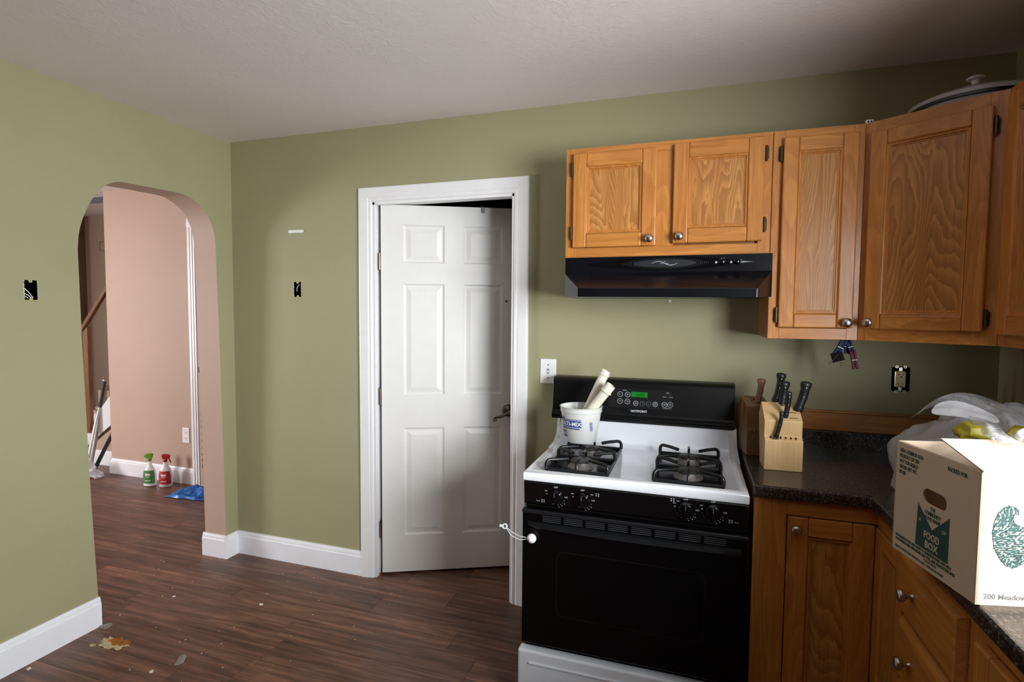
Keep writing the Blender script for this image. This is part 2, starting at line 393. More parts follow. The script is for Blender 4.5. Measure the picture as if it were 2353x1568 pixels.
# chips and scraps lying on the floor
def scrap(name, x, y, r, label, m, seed, h=.004):
    o = blob(0, 0, r*1.4, r, 0, 9, .4, seed, h).build(name, m); o.location = (x, y, 0.0002); o.rotation_euler = (0, 0, seed)
    return tag(o, label, 'debris')
scrap('adhesive_scrap', .576, -.877, .019, 'crumpled grey scrap on the floor right of the torn patch', scrap_m, 2, .004)
scrap('adhesive_scrap', .045, -.812, .02, 'flat grey scrap at the end of the near left baseboard', scrap_m, 4, .005)
scrap('paint_chip', .569, -.426, .007, 'small white chip on the floor left of the white door casing', scrap_w, 6)
scrap('paint_chip', .099, -.512, .006, 'tan crumb on the floor in front of the arch', scrap_w, 7)
scrap('paint_chip', .05, -1.12, .006, 'white crumb on the floor by the lower left baseboard', scrap_w, 8)
scrap('paint_chip', .53, -.97, .006, 'pale tan chip on the worn floor at the bottom edge', scrap_w, 11)
mb = MB(); rnd = random.Random(5)
for k in range(55):
    x = rnd.uniform(-.6, 1.2); y = rnd.uniform(-1.0, -.1); s_ = rnd.uniform(.0009, .0022); M = Matrix.Translation((x, y, .0002)) @ Matrix.Rotation(rnd.random()*3, 4, 'Z')
    if x > -.25 or True: mb.box(-s_, s_*rnd.uniform(1, 2), -s_*.7, s_*.7, 0, .0015, 0, M)
c_ = mb.build('floor_crumbs', scrap_w); tag(c_, 'tiny pale crumbs strewn over the dark plank floor', 'crumbs', kind='stuff')

# baseboards: profile swept on a straight run, M local (a along, b up, c out)
BH = .135
def baseboard(name, runs, mat=base_white):
    mb = MB()
    for o_, u_, L in runs:
        M = FM(o_, u_); pr = [(0, 0), (0, .014), (BH-.03, .014), (BH-.026, .0105), (BH-.012, .009), (BH-.006, .006), (BH, .005), (BH, 0)]
        mb.prism([(0, b, c) for b, c in pr], (L, 0, 0), 0, M)
    return struct(mb.build(name, mat))
baseboard('baseboard_back', [((.0, 0, 0), (1, 0, 0), .868)])
baseboard('baseboard_left', [((0, -1.7, 0), (0, 1, 0), AY0+1.7)])
baseboard('baseboard_arch', [((0, AY1-.0136, 0), (0, 1, 0), -AY1), ((-.172, AY1, 0), (1, 0, 0), .1866)])
baseboard('baseboard_hall', [((-2.3083, HP, 0), (1, 0, 0), 1.0), ((-2.294, HP+.15, 0), (0, -1, 0), .1636), ((-5.0, 1.02, 0), (1, 0, 0), 2.706)])

# ------------------------------------------------------------ door 1, casing
def casing_profile(mb, M, L, cut0, cut1):
    # local: a along, b across (0 = inner edge), c out; mitred ends
    pr = [(0, .006), (.004, .010), (.014, .010), (.018, .0075), (.022, .012), (.028, .014), (.055, .017), (.068, .018), (.074, .016), (.074, 0), (0, 0)]
    n = len(pr); vs = [(-cut0*b, b, c) for b, c in pr]+[(L+cut1*b, b, c) for b, c in pr]
    mb.add(vs, [(i, (i+1) % n, (i+1) % n+n, i+n) for i in range(n)]+[tuple(range(n)), tuple(range(n, 2*n))], 0, M)
tr = MB()
tr.box(DX0-.018, DX0, 0, .115, 0, DZ).box(DX1, DX1+.018, 0, .115, 0, DZ).box(DX0-.018, DX1+.018, 0, .115, DZ, DZ+.018)
tr.box(DX0, DX0+.012, .0, .028, 0, DZ-.0).box(DX1-.012, DX1, .0, .028, 0, DZ).box(DX0, DX1, .0, .028, DZ-.012, DZ)
trim1 = struct(tr.build('trim_1', white_trim, loc=(DX0, 0, 0)))
ci = .001
mb = MB(); casing_profile(mb, Matrix(((0, -1, 0, DX0-ci), (0, 0, -1, 0), (1, 0, 0, 0), (0, 0, 0, 1))), DZ+ci, 0, 1); mb.build('casing_side', white_trim, trim1)
mb = MB(); casing_profile(mb, Matrix(((0, 1, 0, DX1+ci), (0, 0, -1, 0), (1, 0, 0, 0), (0, 0, 0, 1))), DZ+ci, 0, 1); mb.build('casing_side', white_trim, trim1)
mb = MB(); casing_profile(mb, Matrix(((1, 0, 0, DX0-ci), (0, 0, -1, 0), (0, 1, 0, DZ+ci), (0, 0, 0, 1))), DX1-DX0+2*ci, 1, 1); mb.build('casing_head', white_trim, trim1)
DA = math.radians(26.0); DW = .776; dz0 = .014; DH = 2.012
DM = FM((.972, .036, dz0), (math.cos(DA), math.sin(DA), 0))
mb = MB(DM)
us = [0, .118, .338, .441, .656, DW]; vs_ = [0, .205, .805, .985, 1.592, 1.705, 1.908, DH]
holes = {(i, j) for i in (1, 3) for j in (1, 3, 5)}
rings = [(.004, -.006), (.010, -.009), (.016, -.009), (.040, -.003)]
mb.panel_grid(us, vs_, holes, rings, 0)
mb.add([(0, 0, 0), (DW, 0, 0), (DW, DH, 0), (0, DH, 0), (0, 0, -.035), (DW, 0, -.035), (DW, DH, -.035), (0, DH, -.035)], [(4, 7, 6, 5), (0, 4, 5, 1), (1, 5, 6, 2), (2, 6, 7, 3), (3, 7, 4, 0)])
door = struct(mb.build('door_1', white_door, loc=(.972, .036, dz0)))
for z in (1.71, .98, .24):
    h_ = MB(DM); h_.tube([(-.008, z-.045, -.004), (-.008, z+.045, -.004)], .006, 8).box(-.014, .002, z-.044, z+.044, -.03, -.006); h_.build('hinge', dark_nickel, door, smooth=40)
lv = MB(DM)   # lever set
lv.lathe([(.0, .0), (.034, .0), (.034, .006), (.028, .012), (.018, .016), (.012, .02), (.0, .02)], 24, 0, Matrix.Translation((.694, .893, 0)))
lv.lathe([(.013, 0), (.012, .03), (.014, .045), (.012, .055), (0, .058)], 14, 0, Matrix.Translation((.694, .893, .014)))
pth = [(.694, .893, .06), (.672, .885, .064), (.655, .874, .064), (.637, .868, .062), (.62, .867, .06), (.608, .862, .06), (.604, .853, .06), (.611, .846, .06), (.620, .849, .06), (.619, .857, .06), (.613, .857, .06)]
lv.tube(pth, [.010, .0095, .009, .008, .007, .0055, .005, .0045, .004, .0035, .003], 10)
lv.build('door_lever', dark_nickel, door, smooth=50)
MB(DM).box(.536, .556, DH-.030, DH+.004, 0, .004).box(.536, .556, DH+.0, DH+.004, -.036, .004).build('over_door_hook', plain('grey_hook', (120, 120, 122), .4, .5), door, bevel=.003)
MB(DM).lathe([(.007, 0), (.006, .0015), (.0, .0016)], 12, 0, Matrix.Translation((.679, 1.503, 0))).build('screw_hole', hinge_m, door)

# ------------------------------------------------------------ electrical boxes, switch, outlets
def open_box(name, M, w_, h_, label, wires, mat=void_black):
    t_ = thing(name, M @ Vector((w_/2, h_/2, -.03)), label, 'electrical box')
    b = MB(M); d = -.055
    b.box(0, w_, 0, h_, d-.003, d).box(-.002, 0, 0, h_, d, -.001).box(w_, w_+.002, 0, h_, d, -.001).box(0, w_, -.002, 0, d, -.001).box(0, w_, h_, h_+.002, d, -.001)
    b.build('box_shell', mat, t_)
    e = MB(M)
    for yy in (.004, h_-.004): e.lathe([(.006, -.004), (.006, 0.0005), (.0025, .0006), (.0025, -.004)], 10, 0, Matrix.Translation((w_/2, yy, 0)))
    e.build('screw_ear', almond, t_)
    for p in wires: MB(M).tube(p, .0016, 6).build('wire', white_pl, t_, smooth=60)
    r = MB(M); rnd = random.Random(len(label))
    for k in range(14):
        yy = h_*k/14; s_ = rnd.uniform(.0015, .004)
        r.box(-.004+rnd.uniform(0, .002), s_*.6, yy, yy+rnd.uniform(.3, 1)*h_/14, -.0005, .0012).box(w_-s_*.6, w_+.002, yy, yy+rnd.uniform(.2, .8)*h_/14, -.0005, .0012)
    r.build('ragged_edge', plain('plaster_edge', (200, 196, 180), .9), t_)
open_box('electrical_box', FM((0, -1.052, 1.494), (0, 1, 0)), .048, .08, 'open black electrical box with loose white wires in the left green wall', [[(.004, .05, -.01), (.02, .03, -.006), (.036, .01, -.01), (.03, .006, -.03)], [(.003, .03, -.012), (.018, .018, -.006), (.034, .006, -.012)], [(.003, .065, -.03), (.01, .05, -.02), (.006, .02, -.03)], [(.003, .02, -.02), (.02, .01, -.015), (.03, .004, -.03)]])
open_box('electrical_box', FM((.432, 0, 1.533), (1, 0, 0)), .052, .084, 'open black electrical box with one curved wire between corner and door', [[(.013, .03, -.012), (.015, .05, -.008), (.022, .066, -.012), (.026, .074, -.03)]])
s_ = MB(FM((.404, 0, 1.889), (1, 0, 0))); pts = [(0, 0, .0), (.094, 0.0, 0)]+[(.094+.008*math.sin(k*math.pi/6), .008-.008*math.cos(k*math.pi/6), 0) for k in range(1, 6)]+[(.094, .016, 0), (0, .016, 0)]
s_.prism(pts, (0, 0, .004)); tag(s_.build('adhesive_strip', white_pl), 'short white adhesive strip stuck on the green wall above the box', 'strip')
# light switch
M = FM((1.874, 0, 1.118), (1, 0, 0)); t_ = thing('light_switch', (1.912, 0, 1.18), 'white toggle light switch plate between door casing and range', 'light switch')
MB(M).box(0, .078, 0, .118, 0, .006).build('plate', white_pl, t_, bevel=.003)
MB(M).box(.0335, .0445, .047, .071, .006, .0075).build('toggle_slot', print_dim, t_)
MB(M).box(.035, .043, .052, .062, .0075, .018, 0, Matrix.Rotation(-.15, 4, 'X')).build('toggle', white_pl, t_, bevel=.002)
for z in (.028, .09): MB(M).lathe([(.0035, 0), (.003, .0012), (0, .0014)], 10, 0, Matrix.Translation((.039, z, .006))).build('screw', nickel, t_)
# uncovered outlet
M = FM((3.322, 0, 1.160), (1, 0, 0)); t_ = thing('wall_outlet', (3.35, 0, 1.2), 'almond outlet without cover plate over the counter near the right corner', 'outlet')
b = MB(M); d = -.05; w_, h_ = .056, .092
b.box(0, w_, 0, h_, d-.003, d).box(-.003, 0, 0, h_, d, .0).box(w_, w_+.003, 0, h_, d, .0).box(0, w_, -.003, 0, d, .0).box(0, w_, h_, h_+.003, d, .0); b.build('box_shell', void_black, t_)
MB(M).box(.011, .045, .014, .078, -.03, .006).build('outlet_body', almond, t_, bevel=.004)
MB(M).box(.0075, .011, .016, .076, -.03, .002).build('yoke', nickel, t_)
e = MB(M)
for z0, z1, zz in ((.078, .098, .092), (-.006, .014, 0.0)):
    e.box(.0225, .0335, z0, z1, -.003, -.0015)
    for xx in (.014, .042): e.lathe([(.0055, .0), (.0055, .0012), (.003, .0012), (.003, 0)], 12, 0, Matrix.Translation((xx, zz+(.003 if zz > .05 else -.003), 0)))
e.build('mounting_ear', nickel, t_)
g = MB(M)
for zz in (.060, .022):
    g.box(.0185, .0200, zz, zz+.010, .006, .0065).box(.017, .0215, zz+.004, zz+.0055, .006, .0065).box(.034, .0355, zz+.001, zz+.009, .006, .0065).lathe([(.003, 0), (.003, .0005), (0, .0005)], 8, 0, Matrix.Translation((.028, zz-.005, .006)))
g.build('slot', void_black, t_)
MB(M).box(.021, .0345, .0425, .050, .006, .0075).build('test_button', almond, t_, bevel=.0008); MB(M).box(.021, .0345, .034, .0415, .006, .0075).build('reset_button', almond, t_, bevel=.0008)
# hall outlet
M = FM((-1.452, HP, .345), (1, 0, 0)); t_ = thing('wall_outlet', (-1.41, HP, .4), 'white outlet plate low on the pinkish hall wall', 'outlet')
MB(M).box(0, .076, 0, .126, 0, .006).build('plate', white_pl, t_, bevel=.003)
for z in (.036, .088):
    MB(M).lathe([(.017, 0), (.017, .0015), (0, .0015)], 16, 0, Matrix.Translation((.038, z, .006))).build('socket', white_pl, t_)
    MB(M).box(.030, .033, z-.002, z+.008, .0072, .0078).box(.043, .046, z-.002, z+.006, .0072, .0078).box(.036, .041, z-.01, z-.006, .0072, .0078).build('slot', void_black, t_)
open_box('electrical_box', FM((-3.93, 1.945, 2.12), (1, 0, 0)), .12, .10, 'black hole of a missing switch on the grey stair wall', [[(.0, .10, .002), (.002, .125, .004), (.012, .13, .004)]])

# ------------------------------------------------------------ cabinets
def knob(mb_M, a, b, parent, c=.019):
    MB(mb_M).lathe([(.008, 0), (.006, .004), (.0055, .012), (.010, .016), (.0155, .020), (.0165, .025), (.014, .030), (.008, .033), (0, .034)], 20, 0, Matrix.Translation((a, b, c))).build('knob', nickel, parent, smooth=60)
def hinge(M, a, b, parent, c=.0):
    MB(M).tube([(a, b-.024, c+.010), (a, b+.024, c+.010)], .0055, 8).tube([(a, b-.028, c+.010), (a, b-.024, c+.010)], .004, 8).tube([(a, b+.024, c+.010), (a, b+.028, c+.010)], .004, 8).box(a-.008, a+.008, b-.02, b+.02, c, c+.004).build('hinge', hinge_m, parent, smooth=50)
def cab_door(parent, M, w_, h_, oak_h, knob_at=None, hinge_side=None, hz=(.06, .06), st=.055, name='door', panel=oak_p, rail=None):
    rl = rail or st; t0, t1 = .001, .020
    mb = MB(M)
    mb.box(0, st, 0, h_, t0, t1, 0).box(w_-st, w_, 0, h_, t0, t1, 0).box(st, w_-st, 0, rl, t0, t1, 1).box(st, w_-st, h_-rl, h_, t0, t1, 1)
    d = mb.build(name, [oak_v, oak_h], parent, bevel=.0045)
    mo = MB(M)
    R0 = (st, rl, w_-st, h_-rl)
    prev = None
    for ins, c in ((0, t1-.001), (.004, t1-.004), (.007, t1-.004), (.009, t1-.009), (.012, t1-.009), (.014, t1-.012)):
        cur = [(R0[0]+ins, R0[1]+ins, c), (R0[2]-ins, R0[1]+ins, c), (R0[2]-ins, R0[3]-ins, c), (R0[0]+ins, R0[3]-ins, c)]
        if prev: mo.add(prev+cur, [(k, (k+1) % 4, (k+1) % 4+4, k+4) for k in range(4)], 0)
        prev = cur
    mo.build('panel_moulding', oak_v, d)
    MB(M).box(st+.012, w_-st-.012, rl+.012, h_-rl-.012, t0, t1-.0115).build('panel', panel, d)
    if knob_at: knob(M, knob_at[0], knob_at[1], d)
    if hinge_side:
        a_ = -.006 if hinge_side == 'L' else w_+.006
        hinge(M, a_, hz[0], d); hinge(M, a_, h_-hz[1], d)
    return d
def frame(parent, M, w_, h_, stiles, rails, oak_h, thick=.019):
    """face frame: stiles [(a0,a1,b0,b1)], rails [(a0,a1,b0,b1)]; front at c=0"""
    for a0, a1, b0, b1 in stiles: MB(M).box(a0, a1, b0, b1, -thick, 0).build('stile', oak_v, parent, bevel=.001)
    for a0, a1, b0, b1 in rails: MB(M).box(a0, a1, b0, b1, -thick, 0).build('rail', oak_h, parent, bevel=.001)
def carcass(parent, pts, z0, z1, mat=oak_d):
    MB().prism([(x, y, z0) for x, y in pts], (0, 0, z1-z0)).build('carcass', mat, parent)
YF = -.303; ZT = 2.124
# A: double-door cabinet over the hood
ax0, ax1, az0 = 2.058, 2.826, 1.683
A = thing('wall_cabinet', ((ax0+ax1)/2, -.15, az0), 'short oak double-door wall cabinet above the black range hood', 'cabinet')
M = FM((ax0, YF, az0), (1, 0, 0)); wA, hA = ax1-ax0, ZT-az0
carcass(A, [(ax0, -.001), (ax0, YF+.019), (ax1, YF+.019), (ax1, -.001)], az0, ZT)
frame(A, M, wA, hA, [(0, .042, 0, hA), (wA-.042, wA, 0, hA), (.345, .425, .04, hA-.035)], [(.042, wA-.042, 0, .04), (.042, wA-.042, hA-.035, hA)], oak_x)
cab_door(A, M @ Matrix.Translation((.032, .040, 0)), .328, .376, oak_x, (.306, .026), 'L')
cab_door(A, M @ Matrix.Translation((.423, .046, 0)), .318, .377, oak_x, (.026, .024), 'R')
# B: narrow cabinet
bx0, bx1, bz0 = 2.828, 3.118, 1.370
B = thing('wall_cabinet', ((bx0+bx1)/2, -.15, bz0), 'narrow tall oak wall cabinet right of the range hood', 'cabinet')
M = FM((bx0, YF, bz0), (1, 0, 0)); wB, hB = bx1-bx0, ZT-bz0
carcass(B, [(bx0, -.001), (bx0, YF+.019), (bx1, YF+.019), (bx1, -.001)], bz0, ZT)
frame(B, M, wB, hB, [(0, .038, 0, hB), (wB-.034, wB, 0, hB)], [(.038, wB-.034, 0, .04), (.038, wB-.034, hB-.034, hB)], oak_x)
cab_door(B, M @ Matrix.Translation((.032, .042, 0)), .238, .682, oak_x, (.216, .020), 'L', hz=(.045, .055), st=.05)
# C: diagonal corner cabinet
c0 = Vector((3.1185, YF, 0)); c1 = Vector((3.428, -.518, 0)); cu = (c1-c0); wC = cu.length
Cc = thing('wall_cabinet', (3.35, -.2, bz0), 'large single-door oak wall cabinet set across the corner', 'cabinet')
M = FM((c0.x, c0.y, bz0), cu); n_ = M.to_3x3() @ Vector((0, 0, -.019))
carcass(Cc, [(3.119, -.001), (c0.x+n_.x, c0.y+n_.y), (c1.x+n_.x, c1.y+n_.y), (XW-.001, -.518), (XW-.001, -.001)], bz0, ZT)
frame(Cc, M, wC, hB, [(0, .032, 0, hB), (wC-.045, wC, 0, hB)], [(.032, wC-.045, 0, .045), (.032, wC-.045, hB-.04, hB)], oak_x)
cab_door(Cc, M @ Matrix.Translation((.022, .042, 0)), .322, .672, oak_x, (.022, .022), 'R', hz=(.04, .06), st=.05)
# D: cabinet on the right wall
dY = -1.20
D = thing('wall_cabinet', (3.55, -.8, bz0), 'dark oak wall cabinet on the right wall at the frame edge', 'cabinet')
M = FM((c1.x, -.5185, bz0), (0, -1, 0)); wD = -.5185-dY
carcass(D, [(XW-.001, -.5185), (c1.x+.019, -.5185), (c1.x+.019, dY), (XW-.001, dY)], bz0, ZT)
frame(D, M, wD, hB, [(0, .04, 0, hB), (wD-.04, wD, 0, hB)], [(.04, wD-.04, 0, .04), (.04, wD-.04, hB-.035, hB)], oak_y)
for a0 in (.03, wD/2+.005): cab_door(D, M @ Matrix.Translation((a0, .035, 0)), wD/2-.035, .69, oak_y, (.03 if a0 > .1 else wD/2-.065, .03), None)
# things on top of cabinets
P = thing('roaster_pot', (3.46, -.21, ZT), 'white enamel pot with black rim and knobbed lid on the corner cabinet', 'pot')
M = Matrix.Translation((3.46, -.21, ZT))
MB(M).lathe([(.15, 0), (.170, .008), (.178, .040)], 44).build('pot_body', pot_white, P, smooth=50)
MB(M).lathe([(.176, .039), (.186, .041), (.186, .049), (.176, .050)], 44).build('rim', gloss_black, P, smooth=30)
lid = MB(M).lathe([(.186, .050), (.187, .062), (.176, .068), (.16, .076), (.10, .096), (.05, .106), (0, .108)], 44).build('lid', pot_white, P, smooth=50)
MB(M).lathe([(.010, .106), (.010, .128), (.012, .138), (.024, .142), (.026, .148), (.02, .152), (0, .153)], 20).build('lid_knob', white_pl, lid, smooth=50)
t_ = thing('plastic_clip', (3.128, -.29, ZT), 'small white plastic clip on top where oak cabinets meet', 'clip')
MB().box(3.118, 3.142, -.297, -.283, ZT, ZT+.014).build('clip_body', white_pl, t_, bevel=.002)
for xx in (3.125, 3.135): MB().lathe([(.003, 0), (.003, .001), (0, .001)], 8, 0, AX((xx, -.297, ZT+.007), (0, -1, 0))).build('clip_hole', void_black, t_)

# ------------------------------------------------------------ range hood
hx0, hx1 = 2.064, 2.834
Hd = thing('range_hood', (2.45, -.17, 1.52), 'black under-cabinet range hood with angled corners above the range', 'range hood')
hz0, hz1, hz2 = 1.523, 1.617, 1.682; hy, ly = -.330, -.43
mb = MB(); mb.box(hx0, hx1, hy, -.002, hz1, hz2)
lx0, lx1 = 2.138, 2.776
V = [(hx0, hy, hz1), (hx1, hy, hz1), (lx0, ly, 1.556), (lx1, ly, 1.551), (lx0, ly, 1.521), (lx1, ly, 1.518), (hx0, hy, hz0), (hx1, hy, hz0), (hx0, -.002, hz0), (hx1, -.002, hz0), (hx0, -.002, hz1), (hx1, -.002, hz1)]
mb.add(V, [(0, 2, 3, 1), (2, 4, 5, 3), (0, 6, 4, 2), (1, 3, 5, 7), (0, 10, 8, 6), (1, 7, 9, 11), (6, 8, 9, 7, 5, 4)])
mb.build('hood_body', hood_black, Hd, bevel=.0015)
M = FM((2.455, hy, 1.652), (1, 0, 0))
def lens(a, b, c, n=32): return [(a*math.cos(2*math.pi*k/n), b*math.sin(2*math.pi*k/n), c) for k in range(n)]
def pointed(a, b, c, n=24):
    up = [(a*(2*k/n-1), b*(1-(2*k/n-1)**2), c) for k in range(n+1)]; return up+[(x, -y, z) for x, y, z in up[-2:0:-1]]
MB(M).prism(pointed(.300, .026, .0), (0, 0, .004)).build('trim_bar', gloss_black, Hd)
MB(M).prism(lens(.118, .015, .004), (0, 0, .0025)).build('badge', plain('charcoal_badge', (34, 36, 40), .35), Hd)
r = MB(M)
for k in range(-24, 25):
    x = k*.0066
    if abs(x) < .165:
        yo = .022*(1-(abs(x)/.17)**2)
        yi = .016*math.sqrt(max(0, 1-(x/.122)**2)) if abs(x) < .122 else 0
        if yo > yi+.001:
            r.box(x-.001, x+.001, yi, yo, .004, .0052)
            r.box(x-.001, x+.001, -yo, -yi, .004, .0052)
tag(r.build('grille_rib', matt_black, Hd), kind='stuff')
e = MB(M); e.tube([(-.048+.096*k/24, .0075*math.sin(2*math.pi*k/24)*1.0, .0068) for k in range(25)], [.0004+.0007*math.sin(math.pi*k/24) for k in range(25)], 6)
txt(e, 'a e v e r a y e l', M.inverted() @ M @ Matrix.Translation((0, -.0018, .0067)), .0055, .0002); e.box(-.004, .006, .0065, .0072, .0065, .007)
e.build('swoosh_logo', print_w, Hd)
for i, (xx, rr) in enumerate(((.212, .0115), (.262, .0095))):
    MB(M).lathe([(rr, 0), (rr*.95, .012), (rr*.7, .015), (0, .015)], 20, 0, Matrix.Translation((xx, 0, .004))).build('control_knob', gloss_black, Hd, smooth=40)
    mk = MB(M); mk.box(xx-.001, xx+.002, -.003, .003, .0192, .0196)
    for k in range(4 if i == 0 else 2):
        a_ = math.radians(180-k*32 if i == 0 else 150-k*110); mk.lathe([(.0014, 0), (0, .0004)], 6, 0, Matrix.Translation((xx+(rr+.004)*math.cos(a_), (rr+.004)*math.sin(a_), .0045)))
    mk.lathe([(.0042, 0), (.0042, .0004), (.002, .0004), (.002, 0)], 10, 0, Matrix.Translation((xx-rr-.014, 0, .0042)))
    mk.build('control_mark', print_w, Hd)
MB(M).prism([(.272, -.004, .004), (.315, 0, .004), (.272, .004, .004)], (0, 0, .003)).build('chrome_tip', print_dim, Hd)
tag(MB().box(2.460, 2.472, -.0015, -.0003, 1.508, 1.518).build('paint_chip_mark', scrap_w), 'small white paint chip on the wall under the hood', 'chip')

# ------------------------------------------------------------ gas range
gx0, gx1 = 1.996, 2.750; gw = gx1-gx0; gf = -.655
G = thing('gas_range', ((gx0+gx1)/2, -.35, 0), 'black and white freestanding gas range with a green clock', 'stove')
mb = MB(); mb.box(gx0+.004, gx1-.004, gf+.02, -.03, .02, .845); mb.build('body', side_gloss, G)
# cooktop: raised rim, sunken deck, cove at the back
mb = MB()
def cooktop():
    zt, zd, zl = .888, .878, .853
    xs0, xs1 = gx0, gx1
    ring = [(xs0, gf-.008), (xs1, gf-.008), (xs1, -.10), (xs0, -.10)]
    def lp(ins, z, fr=0): return [(xs0+ins, gf-.008+ins+fr, z), (xs1-ins, gf-.008+ins+fr, z), (xs1-ins, -.155, z), (xs0+ins, -.155, z)]
    levels = [lp(.002, zl), lp(0, zl+.004), lp(0, zt-.010), lp(.003, zt-.003), lp(.010, zt), lp(.026, zt), lp(.034, zt-.003), lp(.046, zd)]
    for a_, b_ in zip(levels, levels[1:]):
        mb.add(a_+b_, [(k, (k+1) % 4, (k+1) % 4+4, k+4) for k in (0, 1, 3)])
    d = levels[-1]; mb.add(d, [(0, 1, 2, 3)])
cooktop()
# cove and white backsplash
cv = [(-.18, .878), (-.165, .8785), (-.150, .882), (-.139, .889), (-.132, .90), (-.128, .915), (-.124, .985)]
x0_, x1_ = gx0-.004, gx1-.010
vs = [(x0_+.035 if i < 2 else x0_+(.035*(1-min(1, (i-1)/3))), y_, z_) for i, (y_, z_) in enumerate(cv)]+[(x1_-.035 if i < 2 else x1_-(.035*(1-min(1, (i-1)/3))), y_, z_) for i, (y_, z_) in enumerate(cv)]
m_ = len(cv); mb.add(vs, [(i, i+1, i+1+m_, i+m_) for i in range(m_-1)])
for sx_, side in ((gx0, 0), (gx1, 1)):   # side wings of the rim sweeping up into the back
    a_ = [(sx_, -.30, .853), (sx_, -.30, .887), (sx_, -.22, .892), (sx_-(.0 if side == 0 else .002), -.165, .915), (sx_-(.003 if side == 0 else .006), -.130, .985), (sx_-(.003 if side == 0 else .006), -.05, .985), (sx_, -.05, .853)]
    ex = .034 if side == 0 else -.034
    mb.prism(a_, (ex*.35, 0, 0))
    mb.prism([(sx_+ex*.35, -.24, .878), (sx_+ex*.35, -.24, .889), (sx_+ex*.35, -.18, .905), (sx_+ex*.35, -.128, .982), (sx_+ex*.35, -.124, .90), (sx_+ex*.35, -.14, .878)], (ex*.65, 0, -.0))
mb.box(gx0+.002, gx1-.002, -.125, -.03, .85, .985)
mb.build('cooktop', enamel_w, G, smooth=50)
# backguard
bg0, bg1 = 1.966, 2.737
bgm = plain('backguard_black', (8, 8, 10), .38, var=.1, spec=.3)
prof = [(-.132, .980), (-.140, .992), (-.142, 1.0), (-.132, 1.012), (-.128, 1.02), (-.112, 1.150), (-.106, 1.160), (-.09, 1.166), (-.03, 1.166), (-.03, .98)]
MB().prism([(bg0, y_, z_) for y_, z_ in prof], (bg1-bg0, 0, 0)).build('backguard', bgm, G, bevel=.002)
sl = Vector((0, .016, .130)).normalized()
def BGM(x, z):  # frame on the sloped face
    t0 = (z-1.02)/.130; y_ = -.128+.016*t0-.0006
    u = Vector((1, 0, 0)); w_ = u.cross(sl)
    return Matrix(((u.x, sl.x, w_.x, x), (u.y, sl.y, w_.y, y_), (u.z, sl.z, w_.z, z), (0, 0, 0, 1)))
M = BGM(2.352, 1.087)
def rrect(w_, h_, r_, c, n=5):
    pts = []
    for cx_, cy_, a0 in ((w_/2-r_, h_/2-r_, 0), (-w_/2+r_, h_/2-r_, 90), (-w_/2+r_, -h_/2+r_, 180), (w_/2-r_, -h_/2+r_, 270)):
        pts += [(cx_+r_*math.cos(math.radians(a0+90*k/n)), cy_+r_*math.sin(math.radians(a0+90*k/n)), c) for k in range(n+1)]
    return pts
pan = MB(M).prism(rrect(.270, .082, .012, -.0005), (0, 0, .0016)).build('control_panel', plain('panel_black', (15, 15, 18), .35), G)
MB(M).prism(rrect(.070, .022, .002, .001), (0, 0, .0012), 0, Matrix.Translation((.0, .018, 0))).build('display', disp_m, pan)
dg = MB(M); txt(dg, '8888', Matrix.Translation((.004, .0105, .0023)), .018, .0001); dg.build('digits', digit_m, pan)
def ring(mb, x, y, r_, wd, c=.0012): mb.lathe([(r_, 0), (r_, .0004), (r_-wd, .0004), (r_-wd, 0)], 20, 0, Matrix.Translation((x, y, c)), cap=False)
for (x, y, r_, s_) in ((-.082, .016, .0115, 'Bake'), (-.050, .016, .0115, 'Start\nOn'), (-.082, -.014, .0115, 'Broil'), (-.050, -.014, .0115, 'Clear\nOff'), (-.014, -.020, .0105, 'Self\nClean'), (.014, -.020, .0105, '+'), (.040, -.020, .0105, '–'), (.068, -.020, .0105, 'O'), (.106, -.019, .0115, 'Cooking\nTime'), (.130, -.018, .0115, 'Start\nTime')):
    b = MB(M); ring(b, x, y, r_, .0012)
    if s_ in '+–O': txt(b, s_, Matrix.Translation((x, y-.0042, .0012)), .014, .0001)
    else: txt(b, s_, Matrix.Translation((x, y+(.0015 if '\n' in s_ else -.001), .0012)), .0052, .0001)
    b.build('button', print_dim if s_ in '+–' else print_w, pan)
b = MB(M); txt(b, 'OVEN', Matrix.Translation((-.064, .032, .0012)), .006, .0001); txt(b, 'TIME', Matrix.Translation((.118, .029, .0012)), .006, .0001); txt(b, 'Timer', Matrix.Translation((.106, .012, .0012)), .006, .0001); txt(b, 'Clock', Matrix.Translation((.132, .012, .0012)), .006, .0001); txt(b, '* Time Delay Oven', Matrix.Translation((.118, -.0355, .0012)), .0045, .0001)
b.build('panel_lettering', print_w, pan)
b = MB(BGM(2.352, 1.029)); txt(b, 'HOTPOINT', Matrix.Translation((0, 0, .0006)), .0135, .0002, bold=.0004); b.build('maker_lettering', print_w, G)
